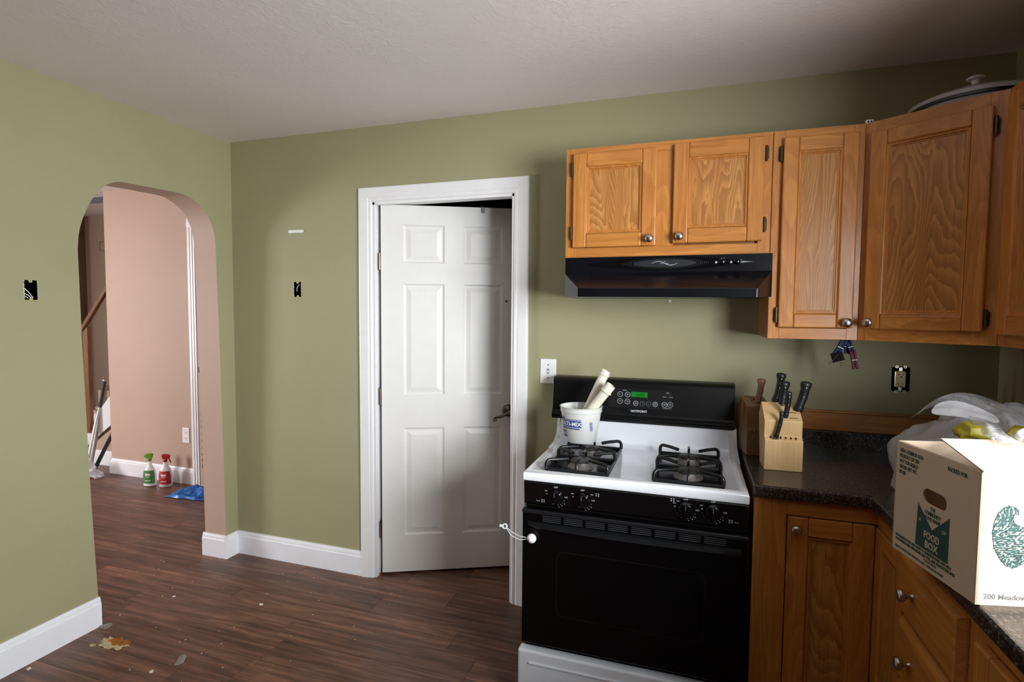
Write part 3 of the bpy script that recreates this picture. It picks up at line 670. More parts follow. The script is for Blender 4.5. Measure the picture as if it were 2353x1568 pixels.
# burners and grates
def grate(x, y, w_, d_, z, parent):
    r_ = .0066; mb = MB(); zt = z+.040
    x0, x1, y0, y1 = x-w_/2, x+w_/2, y-d_/2, y+d_/2
    mb.tube([(x0, y0, z+r_), (x1, y0, z+r_), (x1, y1, z+r_), (x0, y1, z+r_), (x0, y0, z+r_)], r_, 6)
    for sx_, sy_ in ((x0, y0), (x1, y0), (x1, y1), (x0, y1)):
        tx = sx_+(x-sx_)*.52; ty = sy_+(y-sy_)*.42
        ex, ey = x-sx_, y-sy_; mb.tube([(sx_, sy_, z+r_), (sx_, sy_, zt-.016), (sx_+ex*.02, sy_+ey*.015, zt-.008), (sx_+ex*.06, sy_+ey*.05, zt-.002), (sx_+ex*.13, sy_+ey*.10, zt), (sx_+ex*.4, sy_+ey*.30, zt-.001), (tx+ex*.12, ty+ey*.12, zt-.003)], r_, 8)
    for sx_, sy_ in ((x, y0), (x, y1)):
        mb.tube([(sx_, sy_, z+r_), (sx_, sy_, zt-.012), (sx_, sy_+(y-sy_)*.12, zt), (sx_, sy_+(y-sy_)*.55, zt)], r_*.8, 6)
    return mb.build('grate', grate_m, parent, smooth=60)
GX = (2.178, 2.562); GY = (-.512, -.315); zd = .878
for gx_ in GX:
    w_ = .225
    pan_ = MB(); pan_.box(gx_-w_/2-.004, gx_+w_/2+.004, GY[0]-.106, GY[1]+.106, zd-.001, zd+.0015); pan_.build('burner_well', gloss_black, G)
    for gy_ in GY:
        M = Matrix.Translation((gx_, gy_, zd))
        MB(M).lathe([(.052, .001), (.050, .004), (.040, .012), (.036, .022), (.0, .022)], 24).build('burner_base', burner_m, G, smooth=40)
        MB(M).lathe([(.041, .022), (.042, .026), (.038, .029), (0, .029)], 24).build('burner_cap', cap_m, G, smooth=40)
        grate(gx_, gy_, w_, .19, zd+.001, G)
# front control panel
mb = MB(); mb.prism([(gx0+.002, gf-.004, .852), (gx0+.002, gf-.008, .845), (gx0+.002, gf+.0, .770), (gx0+.002, gf+.006, .764), (gx0+.002, gf+.03, .764), (gx0+.002, gf+.03, .852)], (gw-.004, 0, 0)); mb.build('front_panel', gloss_black, G, bevel=.002)
sl2 = Vector((0, -.008, .075)).normalized(); u2 = Vector((1, 0, 0)); w2 = u2.cross(sl2)
def FPM(x, z):
    y_ = gf-(z-.770)/.075*.008-.0004
    return Matrix(((1, sl2.x, w2.x, x), (0, sl2.y, w2.y, y_), (0, sl2.z, w2.z, z), (0, 0, 0, 1)))
for i, (kx, kz) in enumerate(((2.117, .809), (2.213, .809), (2.557, .818), (2.642, .820))):
    M = FPM(kx, kz-.004)
    kb = MB(M).lathe([(.026, 0), (.026, .004), (.0235, .008), (.022, .016), (0, .016)], 28).box(-.005, .005, -.022, .022, .010, .026).build('burner_knob', gloss_black, G, smooth=35, bevel=.001)
    MB(M).box(-.0006, .0006, .006, .021, .026, .0264).build('knob_pointer', print_dim, kb)
    b = MB(M); txt(b, 'OFF', Matrix.Translation((0, .031, .0005)), .0085, .0001); txt(b, 'LO', Matrix.Translation((.037, -.002, .0005)), .0085, .0001); txt(b, 'Lite', Matrix.Translation((-.036, .016, .0005)), .006, .0001); txt(b, 'HI', Matrix.Translation((-.034, .004, .0005)), .006, .0001)
    for k in range(9):
        a_ = math.radians(195+k*17.5); b.lathe([(.0011, 0), (0, .0003)], 6, 0, Matrix.Translation((.033*math.cos(a_), .033*math.sin(a_), .0005)))
    for k in (2, 3, 4): 
        a_ = math.radians(250+k*18); txt(b, str(6-k), Matrix.Translation((.039*math.cos(a_), .039*math.sin(a_)-.003, .0005)), .006, .0001)
    ox, oy = ((-.052, -.026), (.048, .020), (-.046, .024), (.050, -.030))[i]
    for k in range(4): b.lathe([(.0022, 0), (.0022, .0003), (.0012, .0003)], 8, 0, Matrix.Translation((ox+(k % 2)*.008, oy+(k//2)*.007, .0005)), cap=False)
    txt(b, 'Front' if i in (0, 3) else 'Rear', Matrix.Translation((ox+(-.014 if i < 2 else .022), oy, .0005)), .0055, .0001)
    b.build('knob_lettering', print_w, G)
# oven door
of = gf-.012
mb = MB(); mb.box(gx0-.002, gx1+.002, of, gf+.03, .248, .752); od = mb.build('oven_door', glass_black, G, bevel=.006)
mb = MB()
pts = []
for k in range(25):
    t0 = k/24; pts.append((gx0+.02+(gw-.04)*t0, of-.030*math.sin(math.pi*t0)**.45 if 0 < t0 < 1 else of, 0))
pts2 = [(x, y_, .688-.016*math.sin(math.pi*(x-gx0)/gw)) for x, y_, _ in pts]
mb2 = MB(); poly = [(x, y_) for x, y_, _ in pts]
top = [(x, y_, .706) for x, y_ in poly]; bot = [(x, y_, .690) for x, y_ in poly]; n = len(poly)
inn = [(x, of, .706) for x, y_ in poly]; inb = [(x, of, .680) for x, y_ in poly]
mb2.add(top+bot+inn+inb, [(i, i+1, n+i+1, n+i) for i in range(n-1)]+[(2*n+i, 2*n+i+1, i+1, i) for i in range(n-1)]+[(n+i, n+i+1, 3*n+i+1, 3*n+i) for i in range(n-1)])
mb2.build('handle', plastic_black, od, smooth=50)
mb = MB(); mb.box(gx0+.0, gx1-.0, of-.010, of, .738, .752); mb.build('door_top_lip', plastic_black, od, bevel=.003)
for s0 in range(8):
    mb = MB()
    for k in range(4):
        x0 = gx0+.075+s0*.078; mb.box(x0, x0+.066, of-.0015, of+.001, .711+k*.0065, .7135+k*.0065)
    mb.build('vent_slat', plain('vent_grey', (52, 52, 56), .5) if s0 == 0 else bpy.data.materials['vent_grey'], od)
wf = MB(FM((gx0+gw/2, of, .49), (1, 0, 0))); a1 = rrect(.50, .24, .03, .0002); a2 = rrect(.494, .234, .028, .0004)
wf.add(a1+a2, [(i, (i+1) % 24, (i+1) % 24+24, i+24) for i in range(24)]); wf.build('window_outline', side_gloss, od)
mb = MB(); mb.box(gx0-.012, gx1-.004, of-.012, gf+.02, .05, .228); dr = mb.build('storage_drawer', enamel_g, G, bevel=.008, seg=3)
mb = MB(); mb.box(gx0+.03, gx1-.03, of-.0165, of-.011, .180, .188); mb.build('drawer_pull_lip', enamel_g, dr, bevel=.002)
mb = MB(); mb.box(gx0+.02, gx1-.02, gf+.02, -.05, 0, .05); mb.build('base', matt_black, G)
# child lock with cable
t_ = thing('cable_lock', (2.03, -.69, .645), 'white oven cable lock with ball and loop beside the oven door', 'lock')
MB(AX((2.034, of-.001, .648), (0, -1, 0))).lathe([(.0, 0), (.013, .001), (.017, .008), (.017, .016), (.012, .024), (.004, .027), (.004, .031), (0, .032)], 18).build('lock_ball', white_pl, t_, smooth=60)
for dz in (0, -.013):
    MB().tube([(2.024, of-.012, .648+dz*.3), (1.99, of-.014, .650+dz), (1.955, of-.008, .660+dz*1.1), (1.932, of, .672+dz*.2)], .0016, 6).build('cable', white_pl, t_, smooth=60)
MB(AX((1.928, of, .674), (0, -1, .2))).lathe([(.010, -.003), (.010, .003), (.006, .003), (.006, -.003), (.010, -.003)], 14, cap=False).box(-.02, -.008, -.004, .004, -.003, .003).build('loop_tab', white_pl, t_, smooth=40)

# ------------------------------------------------------------ bucket with pipes
bc = Vector((2.133, -.300, .9262)); t_ = thing('mixing_tub', bc, 'translucent white plastic mixing tub with blue print on the rear left burner', 'bucket')
M = Matrix.Translation(bc)
MB(M).lathe([(.0, .0), (.060, .0), (.064, .004), (.082, .118), (.082, .124), (.086, .126), (.086, .142), (.089, .144), (.089, .147), (.085, .147), (.083, .128), (.079, .118), (.061, .006), (0, .006)], 40, cap=False).build('tub_body', bucket_m, t_, smooth=45)
def rad(z): return .064+(.082-.064)*(z-.004)/.114+.0005
def bendf(ang0):
    def f(p):
        z = p.y; r_ = rad(z)+p.z; a_ = ang0+p.x/rad(z); return Vector((r_*math.cos(a_), r_*math.sin(a_), z))
    return f
A0 = math.radians(-112)
def ptch(x0, x1, z0, z1, n=14, c=.0):   # curved print patch
    vs = []; f = bendf(A0)
    for k in range(n+1):
        x = x0+(x1-x0)*k/n; vs += [f(Vector((x, z0, c))), f(Vector((x, z1, c)))]
    return vs, [(2*k, 2*k+2, 2*k+3, 2*k+1) for k in range(n)]
b = MB(M); b.add(*ptch(-.066, .046, .069, .096)); b.add(*ptch(-.066, .046, .0985, .101)); b.build('label_band', print_blue, t_)
b = MB(M)
txt(b, 'MULTI-MIX', None, .0235, .0003, bend=lambda p: bendf(A0)(Vector((p.x-.012, p.y+.0745, p.z+.0006))), bold=.0006); b.build('label_lettering', white_pl, t_)
b = MB(M)
txt(b, 'MIXING CONTAINER', None, .0098, .0003, bend=lambda p: bendf(A0)(Vector((p.x-.008, p.y+.0595, p.z))), bold=.0002)
txt(b, '2 1/2', None, .018, .0003, bend=lambda p: bendf(A0)(Vector((p.x-.045, p.y+.040, p.z))), bold=.0006)
txt(b, 'QUART', None, .013, .0003, bend=lambda p: bendf(A0)(Vector((p.x-.045, p.y+.024, p.z))), bold=.0006)
txt(b, 'ACES', None, .010, .0003, bend=lambda p: bendf(A0)(Vector((p.x-.043, p.y+.1015, p.z))), bold=.0004)
rnd = random.Random(4); z = .052
while z < .092:
    h_ = rnd.choice((.001, .002, .003)); b.add(*ptch(.080, .094, z, z+h_, 3)); z += h_+rnd.choice((.0008, .0016))
b.build('blue_lettering', print_blue, t_)
def pipe(p0, p1, label, flange):
    p0, p1 = Vector(p0), Vector(p1); d = (p1-p0); L = d.length; r_ = .0195
    o = thing('drain_pipe', p0, label, 'pipe'); M = AX(p0, d)
    MB(M).lathe([(r_, 0), (r_, L), (r_-.002, L), (r_-.002, 0), (r_, 0)], 24, cap=False).build('tube', off_pl, o, smooth=40)
    z0 = L-flange; MB(M).lathe([(r_, z0-.001), (r_+.0045, z0), (r_+.0045, z0+.003), (r_+.001, z0+.0035), (r_+.0005, z0+.02 if flange < .03 else L-.002), (r_-.0005, L)], 24, cap=False).build('flange', off_pl, o, smooth=30)
    return o
pipe((2.108, -.272, .945), (2.2265, -.255, 1.219), 'taller ivory plastic drain pipe leaning in the tub', .020)
pipe((2.100, -.318, .957), (2.2580, -.325, 1.168), 'shorter ivory plastic drain pipe leaning right in the tub', .034)

# ------------------------------------------------------------ counter, base cabinets
cz = .914; cx0 = 2.763; cfy = -.646; cfx = 3.088; CYE = -3.95
Ct = thing('countertop', (3.35, -.32, cz-.04), 'black speckled laminate countertop in an L shape', 'countertop')
mb = MB(); L_ = [(cx0, -.012), (cx0, cfy), (cfx, cfy), (cfx, CYE), (XW-.002, CYE), (XW-.002, -.012)]
mb.prism([(x, y_, cz-.04) for x, y_ in L_], (0, 0, .04)); mb.build('slab', counter_m, Ct, bevel=.008, seg=3)
mb = MB(); mb.box(cx0, XW-.002, -.022, -.002, cz-.03, .984).box(XW-.022, XW-.002, CYE, -.022, cz-.03, .984); mb.build('backsplash', counter_m, Ct, bevel=.004)
struct(MB().box(2.752, XW-.002, -.016, -.0, .9845, 1.058).box(2.752, XW-.002, -.020, 0, 1.058, 1.068).build('trim_2', strip_gold, bevel=.003))
struct(MB().box(XW-.016, XW, CYE, -.02, .9845, 1.064).build('trim_3', strip_gold, bevel=.003))
bF = -.622; bX = 3.112; bz1 = cz-.0405
# E: corner base with two-leaf door
E = thing('base_cabinet', (3.2, -.4, 0), 'oak corner base cabinet with a folding two-leaf door beside the range', 'cabinet')
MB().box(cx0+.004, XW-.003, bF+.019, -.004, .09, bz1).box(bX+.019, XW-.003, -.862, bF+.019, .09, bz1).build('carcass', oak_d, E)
MB().box(cx0+.03, 3.2, bF+.07, -.1, 0, .09).box(bX+.07, XW-.05, -.86, bF+.07, 0, .09).build('toe_kick', matt_black, E)
M = FM((cx0+.004, bF, .09), (1, 0, 0)); wE = bX-cx0-.004; hE = bz1-.09
frame(E, M, wE, hE, [(0, .097, 0, hE)], [(.097, wE, hE-.052, hE), (.097, wE, 0, .03)], oak_x)
cab_door(E, M @ Matrix.Translation((.100, .028, -.016)), wE-.103, hE-.084, oak_x, (.022, hE-.084-.035), None, name='door', st=.06)
M2 = FM((bX, bF, .09), (0, -1, 0)); w2_ = .862-.622
frame(E, M2, w2_, hE, [], [(.0, w2_, hE-.052, hE), (0, w2_, 0, .03)], oak_y)
cab_door(E, M2 @ Matrix.Translation((.004, .028, -.016)), w2_-.008, hE-.084, oak_y, None, None, name='door', st=.055)
# F: drawer base
def drawer_front(parent, M, w_, h_, oak_h):
    mb = MB(M); mb.panel_grid([0, w_], [0, h_], {(0, 0)}, [(.001, .004), (.010, .018), (.016, .020)], .0)
    mb.box(0, w_, 0, h_, -.0005, .0)
    d = mb.build('drawer', oak_h, parent); knob(M, w_*.30, h_/2, d, .020); return d
Fb = thing('base_cabinet', (3.4, -1.04, 0), 'oak drawer base cabinet under the counter on the right', 'cabinet')
y0_, y1_ = -.8635, -1.24
MB().box(bX+.019, XW-.003, y1_, y0_, .09, bz1).build('carcass', oak_d, Fb); MB().box(bX+.07, XW-.05, y1_, y0_, 0, .09).build('toe_kick', matt_black, Fb)
M = FM((bX, y0_, .09), (0, -1, 0)); wF = y0_-y1_
rails_ = [(.0, wF, hE-.03, hE), (.0, wF, 0, .03), (0, wF, .59, .61), (0, wF, .42, .44), (0, wF, .235, .255)]
frame(Fb, M, wF, hE, [(0, .012, 0, hE), (wF-.035, wF, 0, hE)], [(.012, wF-.035, b0, b1) for _, _, b0, b1 in rails_], oak_y)
for b0, b1 in ((.60, hE-.022), (.43, .585), (.245, .415), (.025, .23)): drawer_front(Fb, M @ Matrix.Translation((.010, b0, .001)), wF-.042, b1-b0, oak_y)
# S: sink base
S = thing('base_cabinet', (3.4, -1.9, 0), 'dark oak base cabinet beside the drawers at lower right', 'cabinet')
y0_, y1_ = -1.2405, -2.6
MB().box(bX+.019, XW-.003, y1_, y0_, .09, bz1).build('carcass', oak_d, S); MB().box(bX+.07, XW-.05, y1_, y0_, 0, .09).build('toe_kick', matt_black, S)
M = FM((bX, y0_, .09), (0, -1, 0)); wS = y0_-y1_
frame(S, M, wS, hE, [(0, .04, 0, hE), (wS/2-.03, wS/2+.03, 0, hE), (wS-.04, wS, 0, hE)], [(.04, wS/2-.03, hE-.04, hE), (wS/2+.03, wS-.04, hE-.04, hE), (.04, wS/2-.03, 0, .03), (wS/2+.03, wS-.04, 0, .03)], oak_y)
for a0 in (.03, wS/2+.02): cab_door(S, M @ Matrix.Translation((a0, .025, 0)), wS/2-.05, hE-.06, oak_y, (wS/2-.08 if a0 < .1 else .03, hE-.1), None)

# ------------------------------------------------------------ knife blocks and knives
def kblock(M, prof, wd, mat, label, slots, split=None):
    o = thing('knife_block', M @ Vector((wd/2, 0, 0)), label, 'knife block')
    MB(M).prism([(0, y_, z_) for y_, z_ in prof], (wd, 0, 0)).build('block', mat, o, bevel=.002)
    s_ = MB(M)
    for b in slots: s_.box(*b)
    s_.build('slot', void_black, o)
    return o
zc = cz+.0002
# pale block: front faces camera (local: x along width, y depth (0 front), z)
Mk = Matrix.Translation((2.814, -.448, zc)) @ Matrix.Rotation(math.radians(2), 4, 'Z')
kblock(Mk, [(0, 0), (0, .106), (.020, .117), (.018, .172), (.105, .225), (.150, .175), (.10, 0)], .122, block_pale, 'pale beech knife block with a stepped row of slots on the counter',
       [(.020+k*.016, .0215+k*.016, .004, .018, .110+.0015, .1175) for k in range(6)]+[(.083, .108, .03, .032, .181, .1825), (.083, .108, .055, .057, .1965, .198), (.06, .085, .085, .087, .215, .2165)])
Mk2 = Matrix.Translation((2.772, -.262, zc)) @ Matrix.Rotation(math.radians(8), 4, 'Z')
kblock(Mk2, [(0, 0), (0, .095), (.012, .103), (.012, .160), (.018, .195), (.115, .215), (.150, .17), (.13, 0)], .085, block_brown, 'brown wooden knife block behind the pale block',
       [(.020+k*.014, .0212+k*.014, -.0005, .006, .085, .099) for k in range(4)]+[(.045, .047, .03, .055, .1975, .2045), (.060, .062, .05, .075, .2015, .2085), (.040, .042, .065, .08, .2045, .2100)])
def knife(p_top, p_bot, label, mat, r_=.011, blade=.035, tip=None, butt=1.25, group=None):
    a_, b_ = Vector(p_bot), Vector(p_top); d = (b_-a_).normalized(); o = thing('kitchen_knife', a_, label, 'knife'); r_ *= 1.22
    L = (b_-a_).length; side = (0, 1, 0)
    pr = [(0, .95), (.1, 1.0), (.25, .82), (.5, .92), (.75, .88), (.88, 1.0*butt), (.97, .95*butt), (1.0, .5*butt)]
    MB().tube([a_+d*L*t0+Vector((.004*math.sin(t0*math.pi), 0, 0)) for t0, _ in pr], [r_*s_ for _, s_ in pr], 10, flat=.75).build('handle', mat, o, smooth=60)
    MB(AX(a_-d*blade, d)).box(-.0009, .0009, -.010, .010, 0, blade+.006).build('blade', steel, o)
    rv = MB()
    for t0 in (.15, .5, .8): rv.lathe([(.0022, 0), (.0018, .0008), (0, .001)], 8, 0, AX(a_+d*L*t0+Vector((.003, -r_*.88, 0)), (0, -1, 0)))
    rv.build('rivet', nickel, o)
    return o
knife((2.824, -.215, 1.209), (2.808, -.215, 1.108), 'knife with worn brown wooden handle in the brown block', knife_wood, .0105)
knife((2.888, -.25, 1.237), (2.868, -.25, 1.126), 'tallest black-handled knife, standing in the rear of the blocks', plastic_black, .0115, .05)
knife((2.885, -.345, 1.217), (2.874, -.345, 1.108), 'black-handled knife at the left of the pale block', plastic_black, .0125, .04)
knife((2.890, -.415, 1.190), (2.880, -.41, 1.096), 'slim black-handled knife at the middle front of the pale block', plastic_black, .0085, .04, butt=1.0)
knife((2.866, -.441, 1.122), (2.849, -.442, 1.029), 'small black steak knife in the lower slot row', plastic_black, .0062, .02, butt=1.0)
knife((2.952, -.37, 1.222), (2.925, -.37, 1.114), 'large black-handled knife at the right of the pale block', plastic_black, .0135, .04, butt=1.15)

# ------------------------------------------------------------ clips under the cabinet
def peg(p0, p1, wd, m, label, jaw=None, name='clothes_pin', cat='clip'):
    o = thing(name, p0, label, cat); M = AXY(p0, Vector(p1)-Vector(p0)); L = (Vector(p1)-Vector(p0)).length
    wd *= 1.0
    for s_ in (-1, 1):
        MB(M).prism([(s_*wd*.08, -.004, 0), (s_*wd*.5, -.004, 0), (s_*wd*.42, -.004, L*.55), (s_*wd*.5, -.004, L), (s_*wd*.12, -.004, L), (s_*wd*.03, -.004, L*.8), (s_*wd*.10, -.004, L*.5)], (0, .011, 0)).build('arm', m, o, bevel=.001)
    MB(M).tube([(-wd*.4, -.006, L*.5), (wd*.4, -.006, L*.5), (wd*.4, .006, L*.5), (-wd*.4, .006, L*.5)], .001, 6).build('spring', nickel, o, smooth=60)
    return o
peg((3.088, -.27, 1.369), (3.061, -.27, 1.312), .024, blue_pl, 'left dark blue clothes pin hanging under the narrow cabinet')
peg((3.100, -.262, 1.369), (3.116, -.262, 1.318), .020, blue_pl, 'right dark blue clothes pin hanging under the narrow cabinet')
peg((3.098, -.252, 1.3695), (3.099, -.252, 1.318), .014, blue_pl, 'middle small dark blue pin behind the other hanging pins')
peg((3.1145, -.268, 1.330), (3.127, -.268, 1.264), .020, maroon_pl, 'maroon clothes pin hanging from the right blue pin')
o = thing('binder_clip', (3.065, -.27, 1.31), 'black binder clip with two wire loops hanging from the blue pin', 'clip')
Mb = AXY((3.072, -.272, 1.290), (-.016, 0, .05))
MB(Mb).prism([(-.020, 0, .0), (.020, 0, 0), (.018, -.005, .034), (-.018, -.005, .034)], (0, .002, 0)).prism([(-.020, 0.002, .0), (.020, 0.002, 0), (.018, .009, .034), (-.018, .009, .034)], (0, .002, 0)).box(-.02, .02, 0, .004, -.002, 0).build('clip_body', gloss_black, o)
MB().tube([(3.066, -.279, 1.318), (3.050, -.279, 1.292), (3.041, -.279, 1.286), (3.038, -.279, 1.279), (3.044, -.279, 1.276), (3.046, -.279, 1.283)], .0011, 6).build('wire_loop', nickel, o, smooth=60)
MB().tube([(3.076, -.266, 1.300), (3.078, -.266, 1.287), (3.075, -.266, 1.280), (3.079, -.266, 1.273), (3.083, -.266, 1.279), (3.079, -.266, 1.288)], .0011, 6).build('wire_loop', nickel, o, smooth=60)

# ------------------------------------------------------------ cardboard box
Bx = thing('cardboard_box', (3.2, -1.12, cz), 'pale cardboard food box with dark green print at the counter edge', 'box')
bo = Vector((3.085, -1.283, zc)); uf = Vector((.972, .235, 0)).normalized(); ul = Vector((.235, -.972, 0)).normalized(); BHt = .2545; BL, BD = .40, .256; th = .004
MF = FM(bo, uf)                                   # front face: a along right, c outward
MLf = FM(bo-ul*BD, ul)                            # left face: a toward the front
def slab_hole(M, w_, h_, hole):
    loops = [[Vector(p) for p in [(0, 0, 0), (w_, 0, 0), (w_, h_, 0), (0, h_, 0)]], [Vector(p) for p in hole]]
    trn = tessellate_polygon(loops); fl_ = loops[0]+loops[1]; mb = MB(M); mb.add(fl_, trn, 0); mb.add([p-Vector((0, 0, th)) for p in fl_], trn, 1)
    for l in loops:
        m = len(l); mb.add(l+[p-Vector((0, 0, th)) for p in l], [(i, (i+1) % m, (i+1) % m+m, i+m) for i in range(m)], 1)
    return mb
hole = [(p[0]+.134, p[1]+.160, 0) for p in rrect(.072, .032, .0155, 0, 5)]
slab_hole(MLf, BD, BHt, hole).build('side_panel', [card, card_in], Bx)
MB(MF).box(0, BL, 0, BHt, -th, 0).build('front_panel', card, Bx)
MB(MF).box(0, BL, 0, BHt, -BD, -BD+th).build('rear_panel', card, Bx)
MB(MF).box(BL-th, BL, 0, BHt, -BD+th, -th).build('side_panel', card, Bx)
MB(MF).box(th, BL-th, 0, .004, -BD+th, -th).build('bottom_panel', card_in, Bx)
# flaps folded in: short left flap dropping inside, long front flap lying over the top
MB(MF).prism([(.004, BHt-.002, -.012), (.120, BHt-.045, -.03), (.120, BHt-.045, -BD+.03), (.004, BHt-.002, -BD+.012)], (0, .003, 0)).build('flap', card, Bx)
MB(MF).prism([(.003, BHt+.0, -.001), (BL-.004, BHt+.0, -.001), (BL-.006, BHt+.034, -.118), (.004, BHt+.034, -.118)], (0, .003, 0)).build('flap', card, Bx)
b = MB(MLf)
for k, s_ in enumerate(('USDA COMMOD BOX', 'PRODUCT OF USA', 'NOT FOR RESALE', 'GROSS: NET WT.', '30 LBS')):
    txt(b, s_, Matrix.Translation((.014, BHt-.022-k*.0125, .0003)), .0118, .0002, align='LEFT', sx=.68, bold=.0003)
txt(b, 'PACKED FOR:', Matrix.Translation((.168, BHt-.022, .0003)), .0118, .0002, align='LEFT', sx=.75, bold=.0003)
for k, s_ in enumerate(('WE PROVIDE FOOD AND HOPE TO FAMILIES IN NEED AND HELP', 'OUR FRIENDS AND NEIGHBORS LEAD FULL AND PRODUCTIVE LIVES')): txt(b, s_, Matrix.Translation((.012, .034-k*.009, .0003)), .0085, .0002, align='LEFT', sx=.72, bold=.0003)
txt(b, 'PLEASE REUSE', Matrix.Translation((.13, .017, .0003)), .008, .0002, sx=.8); txt(b, 'PRINTED ON RECYCLED AND RECYCLABLE CORRUGATED BOARD', Matrix.Translation((.012, .008, .0003)), .0075, .0002, align='LEFT', sx=.7)
MB(MLf).prism([(.080, .042, 0), (.181, .042, 0), (.181, .137, 0), (.131, .092, 0), (.084, .137, 0)], (0, 0, .0003)).build('emblem', print_green, Bx)
for k, s_ in enumerate(('THE', 'COMMUNITY', 'FOOD BANK')): txt(b, s_, Matrix.Translation((.131, .132-k*.011, .0003)), .0115, .0002, sx=.72, bold=.0003)
b.build('green_print', print_green, Bx)
b = MB(MLf); txt(b, 'FOOD', Matrix.Translation((.131, .069, .0006)), .021, .0002, sx=.8, bold=.0006); txt(b, 'BOX', Matrix.Translation((.131, .049, .0006)), .021, .0002, sx=.9, bold=.0006); txt(b, 'A', Matrix.Translation((.093, .098, .0006)), .013, .0002); txt(b, 'OF', Matrix.Translation((.167, .098, .0006)), .010, .0002)
b.build('pale_print', card, Bx)
b = MB(MF); txt(b, '200 Meadow', Matrix.Translation((.014, .012, .0003)), .0145, .0002, align='LEFT', sx=1.0, bold=.0003); b.build('address_print', print_grey, Bx)
# cornucopia: a curled horn widening downward, built of overlapping flecks
ctr = [(.060, .170), (.053, .176), (.045, .172), (.038, .160), (.036, .145), (.042, .125), (.056, .108), (.072, .098)]
b = MB(MF); rnd = random.Random(2); cen = []
horn = [(.068, .178, .002), (.062, .187, .006), (.050, .186, .010), (.040, .176, .014), (.037, .160, .018), (.043, .140, .024), (.058, .120, .032), (.080, .105, .040)]
outer_ = [(.068, .176), (.066, .186), (.056, .192), (.044, .190), (.032, .178), (.026, .160), (.024, .140), (.028, .112), (.040, .090), (.050, .078), (.064, .074), (.085, .085), (.120, .09), (.120, .15), (.085, .152), (.070, .154), (.061, .160), (.058, .168), (.060, .176), (.064, .178)]
from mathutils import geometry as _g
def inside(p):
    c = False; n = len(outer_)
    for i in range(n):
        x1, y1 = outer_[i]; x2, y2 = outer_[i-1]
        if (y1 > p[1]) != (y2 > p[1]) and p[0] < (x2-x1)*(p[1]-y1)/(y2-y1)+x1: c = not c
    return c
for i in range(len(outer_)):
    x1, y1 = outer_[i]; x2, y2 = outer_[(i+1) % len(outer_)]; b.tube([(x1, y1, 0), (x2, y2, 0)], .0009, 4)
j = 0
for yy in range(30):
    for xx in range(30):
        p = (.022+xx*.0034+rnd.uniform(-.001, .001), .074+yy*.0042+rnd.uniform(-.001, .001))
        if inside(p) and rnd.random() < .86:
            a_ = math.radians(60+40*math.sin(p[1]*40)); l_ = .0038; c_, s_ = math.cos(a_), math.sin(a_)
            b.add([(p[0]-c_*l_, p[1]-s_*l_, .0004), (p[0]+s_*.0019, p[1]-c_*.0019, .0004), (p[0]+c_*l_, p[1]+s_*l_, .0004), (p[0]-s_*.0019, p[1]+c_*.0019, .0004)], [(0, 1, 2, 3)])
b.build('cornucopia_print', plain('teal_ink', (22, 62, 58), .7, var=.3, scale=60), Bx)

# ------------------------------------------------------------ grocery bag with packets
def lump(mb, c, r, n=28, seed=0, amp=.16, squash=None, mi=0, fold=1.0):
    vs = []; fs = []; m = n//2
    for i in range(m+1):
        th_ = math.pi*i/m
        for k in range(n):
            ph = 2*math.pi*k/n; d = Vector((math.sin(th_)*math.cos(ph), math.sin(th_)*math.sin(ph), math.cos(th_)))
            q = noise.noise(d*2.0+Vector((seed, 0, 0)))*.6+abs(noise.noise(d*4.5+Vector((0, seed, 0))))*.7*fold+abs(noise.noise(d*9+Vector((0, 0, seed))))*.3*fold-.3
            s_ = 1+amp*q*1.6
            p = Vector((d.x*r[0]*s_, d.y*r[1]*s_, d.z*r[2]*s_))
            if p.z < -r[2]*.0: p.z = max(p.z, squash if squash is not None else -1e9)
            vs.append(Vector(c)+p)
    for i in range(m):
        for k in range(n): fs.append((i*n+k, i*n+(k+1) % n, (i+1)*n+(k+1) % n, (i+1)*n+k))
    mb.add(vs, fs, mi)
bagc = (3.425, -.575, cz+.052)
bg_ = thing('grocery_bag', (bagc[0], bagc[1], cz), 'white plastic grocery bag slumped on the counter behind the box', 'bag')
def crumple(mb, c, r, n, seed, floor_):
    vs = []; fs = []; m = n//2
    for i in range(m+1):
        th_ = math.pi*i/m
        for k in range(n):
            ph = 2*math.pi*k/n; d = Vector((math.sin(th_)*math.cos(ph), math.sin(th_)*math.sin(ph), math.cos(th_)))
            q = noise.noise(d*1.4+Vector((seed, 0, 0)))*.15
            e = abs(noise.noise(Vector((d.x*2.4+seed, d.y*2.4, d.z*1.1)))); q += .11*max(0, 1-e/.30)**1.6    # long creases
            e = abs(noise.noise(Vector((d.x*4.2, d.y*4.2+seed, d.z*1.8)))); q += .045*max(0, 1-e/.25)**1.4
            p = Vector((d.x*r[0], d.y*r[1], d.z*r[2]))*(1+q)
            p.z = max(p.z, floor_); p += Vector(c); p.x = min(p.x, XW-.032+.006*q); p.y = min(p.y, -.032); vs.append(p)
    for i in range(m):
        for k in range(n): fs.append((i*n+k, i*n+(k+1) % n, (i+1)*n+(k+1) % n, (i+1)*n+k))
    mb.add(vs, fs)
mb = MB(); crumple(mb, bagc, (.240, .24, .215), 120, 3.3, -.0515); o = mb.build('bag_body', bag_film, bg_, smooth=60)
sm = o.modifiers.new('smooth', 'SMOOTH'); sm.factor = .6; sm.iterations = 3
